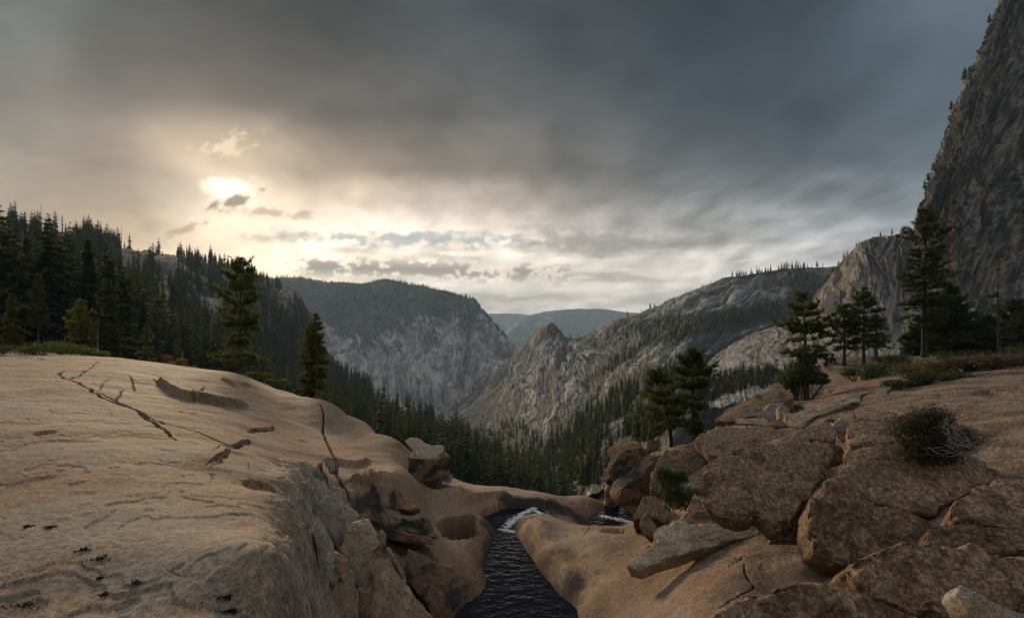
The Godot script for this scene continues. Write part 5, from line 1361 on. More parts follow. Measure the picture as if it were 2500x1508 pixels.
func pine(called: String, label: String, base: Vector3, h: float, o: Dictionary, group := "") -> Node3D:
	rng.seed = o.seed
	var t := thing(called, label, "tree", base, group)
	var tr := MB.new()
	var cr := MB.new()
	var lean: Vector3 = o.get("lean", Vector3.ZERO)
	var r0: float = o.get("tr", h * 0.016)
	var bark: Color = o.get("bark", Color(0.11, 0.065, 0.045))
	var col: Color = o.get("col", Color(0.040, 0.052, 0.020))
	col = Color(col.r * 2.3, col.g * 2.3, col.b * 2.3)
	var pts := []
	var rad := []
	var sw := rng.randf() * 10.0
	for k in 13:
		var f := k / 12.0
		var w := Vector3(sin(f * 5.0 + sw), 0, cos(f * 4.0 + sw)) * h * 0.008 * f
		pts.append(Vector3(0, -0.4 + (h + 0.4) * f, 0) + lean * h * f * f + w)
		rad.append(r0 * (1.0 - f * 0.93) * (1.5 if k == 0 else 1.0))
	tr.tube(pts, rad, 8, bark)
	var cb: float = o.get("cb", 0.25)
	var R: float = o.r
	var whorls: int = o.get("whorls", 16)
	var per: int = o.get("per", 5)
	var ts: float = o.get("tuft", 0.42)
	var full: float = o.get("full", 1.0)
	var az := rng.randf() * TAU
	for w in whorls:
		var f := (w + rng.randf_range(-0.8, 0.8)) / float(whorls - 1)
		f = clampf(f, 0.0, 1.0)
		var y := h * lerpf(cb, 0.985, f)
		var k := clampi(int((y + 0.4) / (h + 0.4) * 12.0), 0, 11)
		var st: Vector3 = pts[k].lerp(pts[k + 1], (y + 0.4) / (h + 0.4) * 12.0 - k)
		var prof := (0.50 + 0.50 * sin(PI * clampf(f * 0.95 + 0.18, 0.0, 1.0))) * (1.0 - pow(f, 4.0) * 0.55)
		if o.get("top", "round") == "pointed":
			prof = pow(1.0 - f, 0.75) * 0.92 + 0.08
		if o.has("prof"):
			var pa: Array = o.prof
			var pf := f * (pa.size() - 1)
			var pi := mini(int(pf), pa.size() - 2)
			prof = lerpf(pa[pi], pa[pi + 1], pf - pi)
		if o.has("waist"):
			prof *= 1.0 - 0.75 * exp(-pow((f - float(o.waist)) / 0.06, 2.0))
		var puff := 0.65 + 0.6 * rng.randf()
		for b in per:
			if rng.randf() > 0.86 * full + 0.05:
				continue
			az += 2.4 + rng.randf_range(-0.5, 0.5)
			var len := R * prof * puff * rng.randf_range(0.6, 1.15)
			var out := Vector3(cos(az), 0, sin(az))
			var rise := lerpf(-0.12, 0.55, f) + rng.randf_range(-0.32, 0.34)
			var mid := st + out * len * 0.5 + Vector3(0, rise * len * 0.25, 0)
			var tip := st + out * len + Vector3(0, rise * len, 0)
			var br := maxf(0.012, r0 * 0.22 * (1.0 - f * 0.6))
			tr.tube([st, mid, tip], [br, br * 0.7, br * 0.3], 4, bark * 0.8)
			if rng.randf() < o.get("bare", 0.0):
				continue
			var nt := maxi(3, int(len * 5.0 * full / maxf(ts, 0.2)))
			for q in nt:
				var g := rng.randf_range(0.38, 1.05)
				var p := (st.lerp(mid, g * 2.0) if g < 0.5 else mid.lerp(tip, g * 2.0 - 1.0))
				var side := out.cross(Vector3.UP) * rng.randf_range(-0.34, 0.34) * len * g
				p += side + Vector3(0, rng.randf_range(-0.25, 0.45) * ts, 0)
				var kk := rng.randf_range(0.8, 1.25)
				tuft(cr, p, (out * 0.5 + side.normalized() * 0.4 + Vector3.UP * 0.6).normalized(), ts, o.get("blades", 13), Color(col.r * kk, col.g * kk, col.b * kk), o.get("wide", 0.11))
	for q in 7:
		tuft(cr, pts[12] + Vector3(rng.randf_range(-0.1, 0.1), rng.randf_range(-0.5, 0.1) * ts, rng.randf_range(-0.1, 0.1)), Vector3.UP, ts, 12, col, 0.11)
	mesh_node("trunk", tr.mesh(), M.bark, t)
	mesh_node("crown", cr.mesh(), M.leaf, t)
	return t

# a spire-shaped conifer of height one, to be scaled: [trunk, crown]
func fir_mesh(sd: int, layers: int, per: int, R: float, col: Color, cb: float, ragged: float, fine: int) -> Array:
	rng.seed = sd
	var tr := MB.new()
	var cr := MB.new()
	tr.tube([Vector3(0, -0.05, 0), Vector3(0, 0.4, 0), Vector3(0, 1, 0)], [0.014, 0.010, 0.001], 6, Color(0.075, 0.055, 0.045))
	for a in layers:
		var f := (a + rng.randf_range(-0.3, 0.3)) / float(layers - 1)
		f = clampf(f, 0.0, 1.0)
		var y := lerpf(cb, 0.99, f)
		var r := R * (pow(1.0 - f, 0.72) * 0.90 + 0.10) * (0.75 + 0.3 * sin(f * 2.6))
		for b in per:
			if rng.randf() < ragged * 0.5:
				continue
			var az := rng.randf() * TAU
			var len := r * rng.randf_range(1.0 - ragged, 1.15)
			var out := Vector3(cos(az), 0, sin(az))
			var drop := lerpf(-0.34, 0.35, f * f) + rng.randf_range(-0.12, 0.12)
			var side := Vector3(-out.z, 0, out.x)
			var st := Vector3(0, y, 0)
			var tip := st + out * len + Vector3(0, drop * len, 0)
			var k := rng.randf_range(0.7, 1.35)
			var c := Color(col.r * k, col.g * k, col.b * k)
			var nn := (out * 0.5 + Vector3.UP * 0.8).normalized()
			cr.tri(st + Vector3(0, len * 0.16, 0), st - Vector3(0, len * 0.16, 0), tip, c, nn)
			cr.tri(st + side * len * 0.2, st - side * len * 0.2, tip, c, nn)
			for q in fine:
				var g := (q + 0.6) / float(fine)
				var p := st.lerp(tip, g * 0.92)
				var l := len * 0.62 * (1.2 - g)
				for s in [-1.0, 1.0]:
					var e: Vector3 = p + out * l * 0.6 + side * l * s * rng.randf_range(0.4, 1.0) + Vector3(0, rng.randf_range(-0.75, 0.25) * l, 0)
					var hw: Vector3 = (out * 0.24 - side * s * 0.10 + Vector3(0, rng.randf_range(-0.3, 0.3), 0)) * l
					cr.tri(p - hw, p + hw + Vector3(0, 0.05 * l, 0), e, c, (nn + side * s * 0.4).normalized())
	return [tr.mesh(), cr.mesh()]

func snag_mesh(sd: int) -> Array:
	rng.seed = sd
	var tr := MB.new()
	var col := Color(0.19, 0.165, 0.145)
	tr.tube([Vector3(0, -0.05, 0), Vector3(0.004, 0.5, 0.003), Vector3(-0.004, 1, 0)], [0.013, 0.009, 0.002], 6, col)
	for q in 16:
		var y := rng.randf_range(0.3, 0.96)
		var az := rng.randf() * TAU
		var l := 0.09 * (1.2 - y) * rng.randf_range(0.5, 1.3)
		tr.tube([Vector3(0, y, 0), Vector3(cos(az) * l, y + rng.randf_range(-0.03, 0.02), sin(az) * l)], [0.003, 0.001], 3, col)
	return [tr.mesh()]

var kinds := []        # [trunk, crown] meshes for forest trees

func make_kinds() -> void:
	kinds.append(fir_mesh(501, 26, 8, 0.165, Color(0.088, 0.115, 0.062), 0.05, 0.35, 4))
	kinds.append(fir_mesh(502, 22, 8, 0.20, Color(0.104, 0.125, 0.062), 0.10, 0.5, 4))
	kinds.append(fir_mesh(503, 30, 8, 0.135, Color(0.078, 0.106, 0.068), 0.04, 0.3, 4))
	kinds.append(fir_mesh(504, 17, 7, 0.21, Color(0.125, 0.141, 0.061), 0.24, 0.6, 5))
	kinds.append(fir_mesh(505, 18, 6, 0.18, Color(0.146, 0.146, 0.058), 0.30, 0.65, 5))
	kinds.append(snag_mesh(506))

func forest_tree(kind: int, called: String, label: String, group: String, p: Vector3, h: float, wide: float, turn: float) -> Node3D:
	var t := thing(called, label, "tree", p, group)
	t.rotation.y = turn
	t.scale = Vector3(h * wide, h, h * wide)
	var k: Array = kinds[kind]
	mesh_node("trunk", k[0], M.bark if k.size() > 1 else M.twig, t)
	if k.size() > 1:
		mesh_node("crown", k[1], M.leaf, t)
	return t

var crest := PackedFloat32Array()

func make_crest() -> void:
	crest.resize(g_nc)
	for q in g_nc:
		var m := 1e9
		for r in g_nr:
			if g_d[r] > 62.0:
				break
			m = minf(m, HV - g_y[r * g_nc + q] / g_d[r] * F)
		crest[q] = m

func scatter(hname: String, count: int, t0: float, t1: float, sd: int, size: Vector2, mode: int) -> Array:
	var out := []
	var h: Dictionary = hills[hname]
	var r := RandomNumberGenerator.new()
	r.seed = sd
	for k in count:
		var t := r.randf_range(t0, t1)
		var p := hill_point(h, r.randf(), t / (float(h.m) - 1.0))
		var hh := r.randf_range(size.x, size.y) * (0.8 + 0.4 * r.randf())
		var kd := [0, 0, 1, 1, 2, 2, 3, 4][r.randi() % 8] as int
		var wide := r.randf_range(0.8, 1.25)
		var turn := r.randf() * TAU
		var roll := r.randf()
		var d := -p.z
		if d < 20.0:
			continue
		var u := CU + p.x / d * F
		var v := HV - p.y / d * F
		var top := v - hh / d * F
		if u < -200.0 or u > 2700.0:
			continue
		if top > crest[int(col_of(u))]:
			continue
		match mode:
			0:
				var b := outcrop(u, v, p)
				if b > 0.40 + roll * 0.25:
					continue
				if roll > 0.965:
					kd = 5
			1:
				var ww := n_a.get_noise_3d(p.x / 260.0, p.y / 260.0, p.z / 400.0)
				var fine := n_e.get_noise_3d(p.x / 40.0, p.y / 60.0, p.z / 60.0)
				if (0.60 - (v - 660.0) / 210.0) + (1000.0 - u) / 1100.0 + ww * 0.9 + fine * 0.8 < 0.12 + roll * 0.4:
					continue
			2:
				var w := slab_wood(u, v) + 0.45 * n_a.get_noise_3d(p.x / 70.0, p.y / 70.0, p.z / 90.0)
				if w < 0.50 + roll * 0.25:
					continue
			3:
				pass
		out.append([p, hh, kd, wide, turn, hh / d, u, v])
	return out

func multi(parent: Node, trees: Array) -> void:
	for kd in 6:
		var list := trees.filter(func(q): return q[2] == kd)
		if list.is_empty():
			continue
		for part in kinds[kd].size():
			var mm := MultiMesh.new()
			mm.transform_format = MultiMesh.TRANSFORM_3D
			mm.mesh = kinds[kd][part]
			mm.instance_count = list.size()
			for k in list.size():
				var q: Array = list[k]
				var b := Basis(Vector3.UP, q[4]).scaled(Vector3(q[1] * q[3], q[1], q[1] * q[3]))
				mm.set_instance_transform(k, Transform3D(b, q[0] - Vector3(0, q[1] * 0.02, 0)))
			var o := MultiMeshInstance3D.new()
			o.multimesh = mm
			o.name = "conifer_crowns" if part == 1 else "conifer_trunks"
			o.material_override = M.leaf if part == 1 else (M.twig if kd == 5 else M.bark)
			o.set_meta("kind", "stuff")
			parent.add_child(o, true)

func forest(called: String, label: String, trees: Array) -> void:
	var o := Node3D.new()
	o.name = called
	add_child(o, true)
	tag(o, label, "forest", "", "stuff")
	multi(o, trees)

func make_forests() -> void:
	make_crest()
	make_kinds()
	var hill := scatter("hill", 5600, 1.0, 3.9, 901, Vector2(9, 27), 0)
	hill.append_array(scatter("hill", 420, 0.93, 1.12, 902, Vector2(9, 23), 0))
	hill.append_array(scatter("valley_floor", 700, 0.2, 3.0, 903, Vector2(7, 22), 3))
	hill.sort_custom(func(a, b): return a[5] > b[5])
	var n := mini(215, hill.size())
	for k in n:
		var q: Array = hill[k]
		var where := ""
		for z in [[110.0, "on the hillside behind the slim bare-trunked fir"], [230.0, "on the hillside behind the yellow-green pine"], [335.0, "on the hillside behind the broad green fir"], [480.0, "among the bare outcrops of the hillside"], [560.0, "on the hillside between the outcrops and the tall lone pine"], [690.0, "on the hillside behind the tall lone pine"], [860.0, "on the hillside behind the twin pines"], [1060.0, "on the spur between the twin pines and the black overhang"], [9999.0, "in the gorge below the polished slab"]]:
			if q[6] < z[0]:
				where = z[1]
				break
		if q[7] < 640.0 and q[6] < 560.0:
			where = "against the sky on the forested ridge"
		var kind: String = ["dense dark fir", "broad dark fir", "slender dark fir", "open olive-green pine", "sparse olive-green pine", "bare grey dead tree"][q[2]]
		if q[1] > 21.0 and q[6] < 860.0:
			kind = "tall " + kind
		forest_tree(q[2], "dead_tree" if q[2] == 5 else ("fir_tree" if q[2] < 3 else "pine_tree"), kind + " " + where, "%ss %s" % [kind, where], q[0] - Vector3(0, q[1] * 0.02, 0), q[1], q[3], q[4])
	forest("forest", "dense conifer forest covering the steep hillside", hill.slice(n))
	var mt := scatter("mountain", 6500, 1.0, 3.6, 904, Vector2(15, 24), 1)
	mt.append_array(scatter("mountain", 700, 0.96, 1.06, 905, Vector2(14, 22), 3).filter(func(q): return q[6] < 1240.0))
	forest("mountain_forest", "far conifers on the wooded top of the grey mountain", mt)
	var sl := scatter("slope", 5200, 1.0, 5.9, 906, Vector2(7, 15), 2)
	sl.append_array(scatter("slope", 110, 0.97, 1.06, 907, Vector2(2, 14), 3).filter(func(q): return q[6] > 1390.0))
	sl.append_array(scatter("cliff", 60, 0.97, 1.04, 908, Vector2(1.5, 7), 3))
	sl.append_array(scatter("slope", 350, 1.0, 4.6, 909, Vector2(1.2, 3), 3).map(func(q): return [q[0], q[1], 3, q[3] * 2.6, q[4], q[5], q[6], q[7]]))
	sl.append_array(scatter("cliff", 900, 3.7, 4.9, 910, Vector2(2, 6), 3).map(func(q): return [q[0], q[1], q[2], q[3] * 1.5, q[4], q[5], q[6], q[7]]).filter(func(q): return slab_wood(q[6], q[7]) > 0.3))
	sl.sort_custom(func(a, b): return a[5] > b[5])
	var m := mini(45, sl.size())
	for k in m:
		var q: Array = sl[k]
		forest_tree(q[2], "conifer", "dark conifer at the foot of the bare grey slabs", "dark conifers at the foot of the grey slabs", q[0] - Vector3(0, q[1] * 0.02, 0), q[1], q[3], q[4])
	forest("slope_forest", "dark bands of conifers across the bare grey slabs", sl.slice(m))

# bushes: clumps of small leaves on a few stems
func leaves(mb: MB, c: Vector3, r: Vector3, n: int, size: float, col: Color, vary: float) -> void:
	for k in n:
		var d := Vector3(rng.randf_range(-1, 1), rng.randf_range(-0.5, 1), rng.randf_range(-1, 1)).normalized()
		var rad := pow(rng.randf(), 0.45)
		var lump := 0.78 + 0.35 * n_a.get_noise_3d(d.x * 1.8 + c.x, d.y * 1.8, d.z * 1.8 + c.z)
		var p := c + d * r * rad * lump
		var up := (d + Vector3(rng.randf_range(-0.8, 0.8), rng.randf_range(-0.2, 1.0), rng.randf_range(-0.8, 0.8))).normalized()
		var a := up.cross(Vector3(rng.randf_range(-1, 1), rng.randf_range(-1, 1), rng.randf_range(-1, 1))).normalized()
		var b := up.cross(a)
		var s := size * rng.randf_range(0.6, 1.2)
		var k2 := 1.0 + rng.randf_range(-vary, vary)
		var cc := Color(col.r * k2, col.g * k2, col.b * k2)
		mb.tri(p - a * s, p + b * s * 0.45, p + a * s, cc, up)
		mb.tri(p - a * s, p + a * s, p - b * s * 0.45, cc, up)

func shrub(called: String, label: String, base: Vector3, blobs: Array, n: int, size: float, col0: Color, sd: int, stems := 7, stem_col := Color(0.10, 0.07, 0.055)) -> Node3D:
	rng.seed = sd
	var t := thing(called, label, "shrub", base)
	var col := Color(col0.r * 1.9, col0.g * 1.9, col0.b * 1.9)
	var fo := MB.new()
	var st := MB.new()
	for q in blobs:      # x, y, z, rx, ry, rz
		var c := Vector3(q[0], q[1], q[2])
		leaves(fo, c, Vector3(q[3], q[4], q[5]), n, size, col, 0.35)
		for k in stems:
			var e := c + Vector3(rng.randf_range(-0.8, 0.8) * q[3], rng.randf_range(0.0, 0.8) * q[4], rng.randf_range(-0.8, 0.8) * q[5])
			var s := Vector3(c.x * 0.6 + rng.randf_range(-0.15, 0.15), -0.1, c.z * 0.6 + rng.randf_range(-0.15, 0.15))
			st.tube([s, s.lerp(e, 0.5) + Vector3(rng.randf_range(-0.1, 0.1), 0.05, rng.randf_range(-0.1, 0.1)), e], [size * 0.5, size * 0.35, size * 0.15], 4, stem_col)
	mesh_node("stem", st.mesh(), M.twig, t)
	mesh_node("foliage", fo.mesh(), M.leaf, t)
	return t

func make_plants() -> void:
	var green := Color(0.045, 0.058, 0.022)
	var dark := Color(0.022, 0.030, 0.015)
	# --- lone trees on the dome
	pine("pine_tree", "tall lone pine with layered rounded crown at the far edge of the dome", P(586, 922, 52), 12.0, {"seed": 1, "r": 2.5, "cb": 0.11, "whorls": 26, "per": 6, "tuft": 0.40, "col": Color(0.062, 0.078, 0.026), "bark": Color(0.17, 0.085, 0.055), "tr": 0.26, "prof": [0.9, 1.15, 0.95, 0.25, 0.75, 0.95, 0.85, 0.7, 0.85, 0.8, 0.5, 0.72, 0.6, 0.2], "blades": 14, "full": 0.82})
	pine("pine_tree", "reddish-trunked small pine standing where the long crack begins", P(772, 988, 42), 7.3, {"seed": 2, "r": 1.05, "prof": [0.7, 0.6, 0.8, 1.0, 0.9, 0.95, 0.7, 0.6, 0.4, 0.12], "cb": 0.20, "whorls": 21, "per": 5, "tuft": 0.30, "col": Color(0.066, 0.062, 0.022), "bark": Color(0.20, 0.085, 0.055), "tr": 0.16, "blades": 13, "full": 0.85})
	pine("pine_tree", "dark-trunked twin pine close beside the reddish-trunked one", P(759, 982, 42.8), 6.2, {"seed": 3, "r": 1.05, "prof": [0.8, 1.0, 0.8, 0.9, 0.8, 0.5, 0.3], "cb": 0.12, "whorls": 18, "per": 5, "tuft": 0.32, "col": Color(0.054, 0.058, 0.022), "bark": Color(0.09, 0.06, 0.045), "tr": 0.17, "blades": 14})
	shrub("shrub", "low twiggy bush at the foot of the twin pines", P(738, 976, 43), [[0, 0.3, 0, 0.7, 0.4, 0.5]], 260, 0.07, Color(0.05, 0.05, 0.025), 4, 14, Color(0.2, 0.15, 0.11))
	# --- edge of the forest behind the dome
	var near := [
		["young yellowing fir in front of the dark forest", 28, 856, 66, 7.2, 1.15, 0.06, Color(0.085, 0.072, 0.020), "pointed", 0.8],
		["slim fir with a long bare trunk beside the yellowing fir", 92, 858, 74, 11.0, 1.35, 0.30, Color(0.050, 0.056, 0.021), "pointed", 0.7],
		["bright yellow-green young pine above the manzanita hedge", 196, 862, 62, 6.2, 1.35, 0.22, Color(0.105, 0.108, 0.026), "round", 0.75],
		["broad green fir beside the pale snags", 262, 870, 72, 10.6, 2.3, 0.03, Color(0.050, 0.056, 0.024), "pointed", 1.0],
		["dark fir with outstretched boughs next to the bare outcrop", 300, 884, 78, 13.0, 2.2, 0.02, Color(0.028, 0.038, 0.022), "pointed", 1.0],
		["thin young pine in front of the pale outcrop", 357, 894, 52, 4.0, 0.9, 0.05, Color(0.060, 0.062, 0.028), "pointed", 0.45],
		["tall dark fir filling the forest edge at the end of the hedge", 215, 862, 96, 21.0, 2.5, 0.05, Color(0.024, 0.033, 0.020), "pointed", 1.0],
		["tall dark fir behind the yellow-green pine", 160, 860, 104, 23.0, 2.7, 0.06, Color(0.026, 0.036, 0.021), "pointed", 1.0],
		["tall fir with a bare lower trunk at the edge of the view", 30, 858, 100, 21.5, 2.2, 0.35, Color(0.046, 0.050, 0.020), "pointed", 0.9],
		["dark fir between the slim fir and the tall bare-trunked fir", 64, 858, 110, 24.0, 2.6, 0.05, Color(0.026, 0.034, 0.020), "pointed", 1.0],
		["dark fir crowding the slim fir from behind", 118, 860, 98, 20.0, 2.4, 0.06, Color(0.024, 0.032, 0.020), "pointed", 1.0],
		["dark fir at the very edge of the view", -14, 858, 92, 19.0, 2.4, 0.06, Color(0.026, 0.034, 0.020), "pointed", 1.0],
		["dark fir rising behind the broad green fir", 268, 872, 108, 20.0, 2.5, 0.05, Color(0.024, 0.034, 0.021), "pointed", 1.0],
		["mid-green fir crowned above its dark neighbours near the outcrop", 312, 890, 120, 20.0, 2.4, 0.05, Color(0.030, 0.040, 0.022), "pointed", 1.0],
	]
	var sd := 40
	for q in near:
		sd += 1
		var big: bool = q[3] > 85
		pine("fir_tree", q[0], P(q[1], q[2], q[3]), q[4], {"seed": sd, "r": q[5], "cb": q[6], "whorls": int(q[4] * (2.0 if big else 2.6)) + 6, "per": 6, "tuft": 0.62 if big else 0.36, "col": q[7], "bark": Color(0.13, 0.08, 0.055), "top": q[8], "full": q[9], "blades": 11, "wide": 0.14, "tr": q[4] * 0.011})
	for q in [[238, 866, 70, 3.8, "pale leaning dead trunk beside the broad green fir"], [246, 868, 71, 3.0, "short pale dead stem next to the leaning one"], [158, 858, 70, 2.6, "broken orange-brown stump behind the hedge"], [445, 905, 74, 3.4, "pale dead sapling above the reddish bush"]]:
		forest_tree(5, "dead_tree", q[4], "", P(q[0], q[1], q[2]), q[3], 2.6, q[0])
	shrub("manzanita_hedge", "long low bright green manzanita thicket along the top of the dome", P(160, 872, 44), [[-3.4, 0.5, 0, 1.2, 0.7, 0.9], [-2.2, 0.7, 0.3, 1.4, 0.9, 1.0], [-0.8, 0.75, 0, 1.5, 1.0, 1.0], [0.6, 0.6, 0.2, 1.4, 0.85, 1.0], [1.9, 0.4, 0, 1.2, 0.7, 0.9], [3.1, 0.2, 0.2, 1.0, 0.5, 0.8]], 700, 0.085, Color(0.062, 0.078, 0.020), 70)
	shrub("shrub", "dark green bush at the edge of the view behind the dome", P(8, 862, 50), [[0, 0.3, 0, 1.6, 0.8, 1.0]], 800, 0.09, Color(0.042, 0.052, 0.024), 71)
	shrub("shrub", "sunlit yellow-green bush at the crest, nearest the reddish bush", P(430, 899, 45), [[-0.4, 0.25, 0, 0.8, 0.5, 0.6], [0.4, 0.5, 0, 0.6, 0.6, 0.6]], 600, 0.07, Color(0.085, 0.088, 0.024), 72)
	shrub("shrub", "yellow-green bush trailing along the crest toward the lone pine", P(478, 907, 46), [[-0.5, 0.2, 0, 0.9, 0.45, 0.6], [0.5, 0.0, 0, 0.9, 0.4, 0.6]], 600, 0.07, Color(0.072, 0.080, 0.022), 73)
	shrub("shrub", "reddish-brown leafless bush at the crest of the dome", P(408, 892, 48), [[0, 0.5, 0, 0.7, 0.8, 0.6]], 420, 0.07, Color(0.11, 0.05, 0.04), 74, 30, Color(0.12, 0.06, 0.05))
	shrub("shrub", "small green bush on the crest under the pale outcrop", P(374, 893, 47), [[0, 0.1, 0, 0.9, 0.4, 0.6]], 500, 0.07, Color(0.060, 0.068, 0.022), 75)
	shrub("shrub", "green bush at the foot of the tall lone pine", P(618, 922, 53), [[-2.2, 0.1, -0.5, 0.8, 0.4, 0.6], [0, 0.3, 0, 1.2, 0.55, 0.8], [1.4, 0.2, 0, 1.0, 0.5, 0.8]], 650, 0.08, Color(0.058, 0.066, 0.022), 76)
	shrub("shrub", "olive bush at the crest farther from the lone pine", P(678, 938, 51), [[-0.7, 0.2, 0, 0.9, 0.5, 0.7], [0.6, 0.2, 0, 1.0, 0.5, 0.7]], 650, 0.08, Color(0.070, 0.068, 0.022), 77)
	# --- right bank
	pine("pine_tree", "pine with a dense domed crown and bare lower trunk above the gorge", P(1692, 1072, 27), 4.7, {"seed": 11, "r": 1.15, "cb": 0.36, "whorls": 13, "per": 6, "tuft": 0.26, "col": Color(0.030, 0.040, 0.016), "bark": Color(0.05, 0.04, 0.034), "tr": 0.12, "bare": 0.06})
	pine("pine_tree", "leaning pine with lopsided boughs at the brink of the falls", P(1641, 1096, 23.5), 3.5, {"seed": 12, "r": 1.35, "cb": 0.30, "whorls": 11, "per": 5, "tuft": 0.24, "col": Color(0.034, 0.038, 0.016), "bark": Color(0.035, 0.03, 0.028), "tr": 0.12, "lean": Vector3(-0.22, 0, 0), "full": 0.85})
	pine("young_pine", "bright green sapling at the foot of the domed pine", P(1699, 1064, 22.5), 1.0, {"seed": 13, "r": 0.42, "cb": 0.05, "whorls": 10, "per": 6, "tuft": 0.16, "col": Color(0.050, 0.062, 0.018), "top": "pointed", "tr": 0.03})
	pine("pine_tree", "dark-trunked pine rising out of the leafy tree", P(1970, 972, 29), 5.8, {"seed": 14, "r": 1.45, "cb": 0.42, "whorls": 13, "per": 5, "tuft": 0.27, "col": Color(0.034, 0.040, 0.017), "bark": Color(0.035, 0.03, 0.028), "tr": 0.15, "lean": Vector3(-0.05, 0, 0), "full": 0.9})
	var oak := shrub("oak_tree", "leafy low-branched tree with glossy leaves round the dark pine trunk", P(1966, 974, 28.4), [[-0.1, 1.5, 0, 1.15, 1.0, 1.0], [0.6, 1.1, 0.1, 0.75, 0.55, 0.7], [-0.75, 0.95, 0, 0.7, 0.75, 0.7], [-0.9, 0.3, 0.1, 0.45, 0.5, 0.45], [0.1, 2.2, 0, 0.6, 0.5, 0.6]], 1900, 0.10, Color(0.030, 0.038, 0.015), 15, 3, Color(0.05, 0.04, 0.035))
	oak.set_meta("category", "tree")
	var right := [
		["dark pine with a bare lower trunk beside the two hikers", 2062, 892, 58, 6.6, 1.9, 0.28, 16, 0.8],
		["straight-trunked pine with a pointed crown between two shorter pines", 2110, 889, 60, 8.8, 2.0, 0.30, 17, 0.8],
		["shorter pine standing back among boulders near the cliff foot", 2140, 872, 72, 5.6, 1.8, 0.25, 18, 0.7],
		["tallest pine, ragged and dark, before the streaked cliff wall", 2258, 872, 64, 18.3, 3.4, 0.20, 19, 0.9],
	]
	for q in right:
		var gb := G(q[1], q[2], q[3])
		var gr: float = -gb.z / q[3]
		pine("pine_tree", q[0], gb, q[4] * gr, {"seed": q[7], "r": q[5] * gr, "cb": q[6], "whorls": int(q[4] * 1.4) + 7, "per": 5, "tuft": 0.42 * gr, "col": Color(0.026, 0.034, 0.018), "bark": Color(0.035, 0.03, 0.028), "tr": maxf(0.16, q[4] * 0.016), "full": q[8], "bare": 0.05}.merged({"prof": [0.55, 0.4, 0.9, 0.6, 1.0, 0.8, 0.6, 0.95, 0.5, 0.7, 0.35, 0.45, 0.2]} if q[7] == 19 else {}))
	pine("fir_tree", "bushy dark fir crowded under the tallest pine", P(2318, 880, 58), 8.2, {"seed": 20, "r": 3.1, "cb": 0.02, "whorls": 26, "per": 7, "tuft": 0.5, "col": Color(0.020, 0.027, 0.016), "top": "pointed", "tr": 0.15})
	for q in [["dense dark fir just beside the trunk of the tallest pine", 2284, 878, 60, 6.6, 2.4, 61], ["middle one of the dark firs behind the thicket", 2352, 880, 60, 6.2, 2.4, 62], ["dark fir next before the dead tree", 2415, 880, 58, 4.8, 2.2, 63], ["dark fir half outside the view beyond the dead tree", 2508, 876, 60, 6.5, 2.4, 64]]:
		pine("fir_tree", q[0], P(q[1], q[2], q[3]), q[4], {"seed": q[6], "r": q[5], "cb": 0.02, "whorls": 20, "per": 7, "tuft": 0.5, "col": Color(0.020, 0.027, 0.016), "top": "pointed", "tr": 0.13})
	pine("fir_tree", "low spreading dark fir between the tallest pine and the dead tree", P(2390, 882, 56), 4.2, {"seed": 21, "r": 2.6, "cb": 0.02, "whorls": 14, "per": 8, "tuft": 0.5, "col": Color(0.020, 0.026, 0.016), "tr": 0.12})
	pine("fir_tree", "squat dark conifer left of the bushy fir's trunk", P(2236, 878, 57), 3.4, {"seed": 22, "r": 1.7, "cb": 0.02, "whorls": 12, "per": 7, "tuft": 0.42, "col": Color(0.020, 0.027, 0.016), "tr": 0.1})
	pine("fir_tree", "dark conifer behind the dead tree at the edge of the view", P(2478, 878, 62), 7.0, {"seed": 23, "r": 2.6, "cb": 0.03, "whorls": 18, "per": 6, "tuft": 0.5, "col": Color(0.022, 0.028, 0.017), "tr": 0.13})
	pine("dead_tree", "bare dead tree with thin crooked boughs near the edge of the view", P(2440, 880, 52), 9.2, {"seed": 24, "r": 2.2, "cb": 0.15, "whorls": 14, "per": 4, "tuft": 0.3, "col": Color(0.026, 0.03, 0.018), "bark": Color(0.032, 0.028, 0.027), "tr": 0.17, "bare": 0.93})
	shrub("shrub", "rounded green shrub in the open beside the rust-brown path", G(2104, 928, 36), [[-0.7, 0.45, 0, 0.8, 0.5, 0.7], [0.5, 0.55, 0, 1.0, 0.75, 0.8], [0.7, 0.2, 0.2, 1.0, 0.5, 0.8]], 800, 0.07, Color(0.030, 0.038, 0.018), 30)
	var brush := [[2185, 908, 40, 1.4, 0.8, "dark shrub where the thicket meets the path", 31, 0], [2250, 912, 36, 1.5, 0.7, "tangled brown-green shrub in the thicket under the tallest pine", 32, 1], [2320, 906, 36, 1.7, 0.8, "brownish shrub in the middle of the thicket", 33, 1], [2395, 896, 36, 1.6, 0.7, "twiggy grey shrub at the crest near the dead tree", 34, 2], [2460, 890, 34, 1.5, 0.7, "leafless twig pile at the crest under the dead tree", 35, 2], [2215, 940, 29, 1.0, 0.35, "low creeping green shrub at the lower edge of the thicket", 36, 0], [2290, 925, 30, 1.3, 0.4, "low dark mat of shrub along the top of the slab", 37, 0], [2510, 872, 40, 1.4, 0.9, "dark bush at the very edge of the view by the gravel patch", 38, 0], [2190, 885, 52, 1.2, 1.0, "bright-tipped young bush in front of the orange cliff foot", 39, 0], [2165, 880, 62, 1.3, 0.7, "small pale green bush by the boulders under the cliff", 40, 0], [2345, 878, 46, 2.0, 0.9, "dark bush at the foot of the bushy fir", 41, 0]]
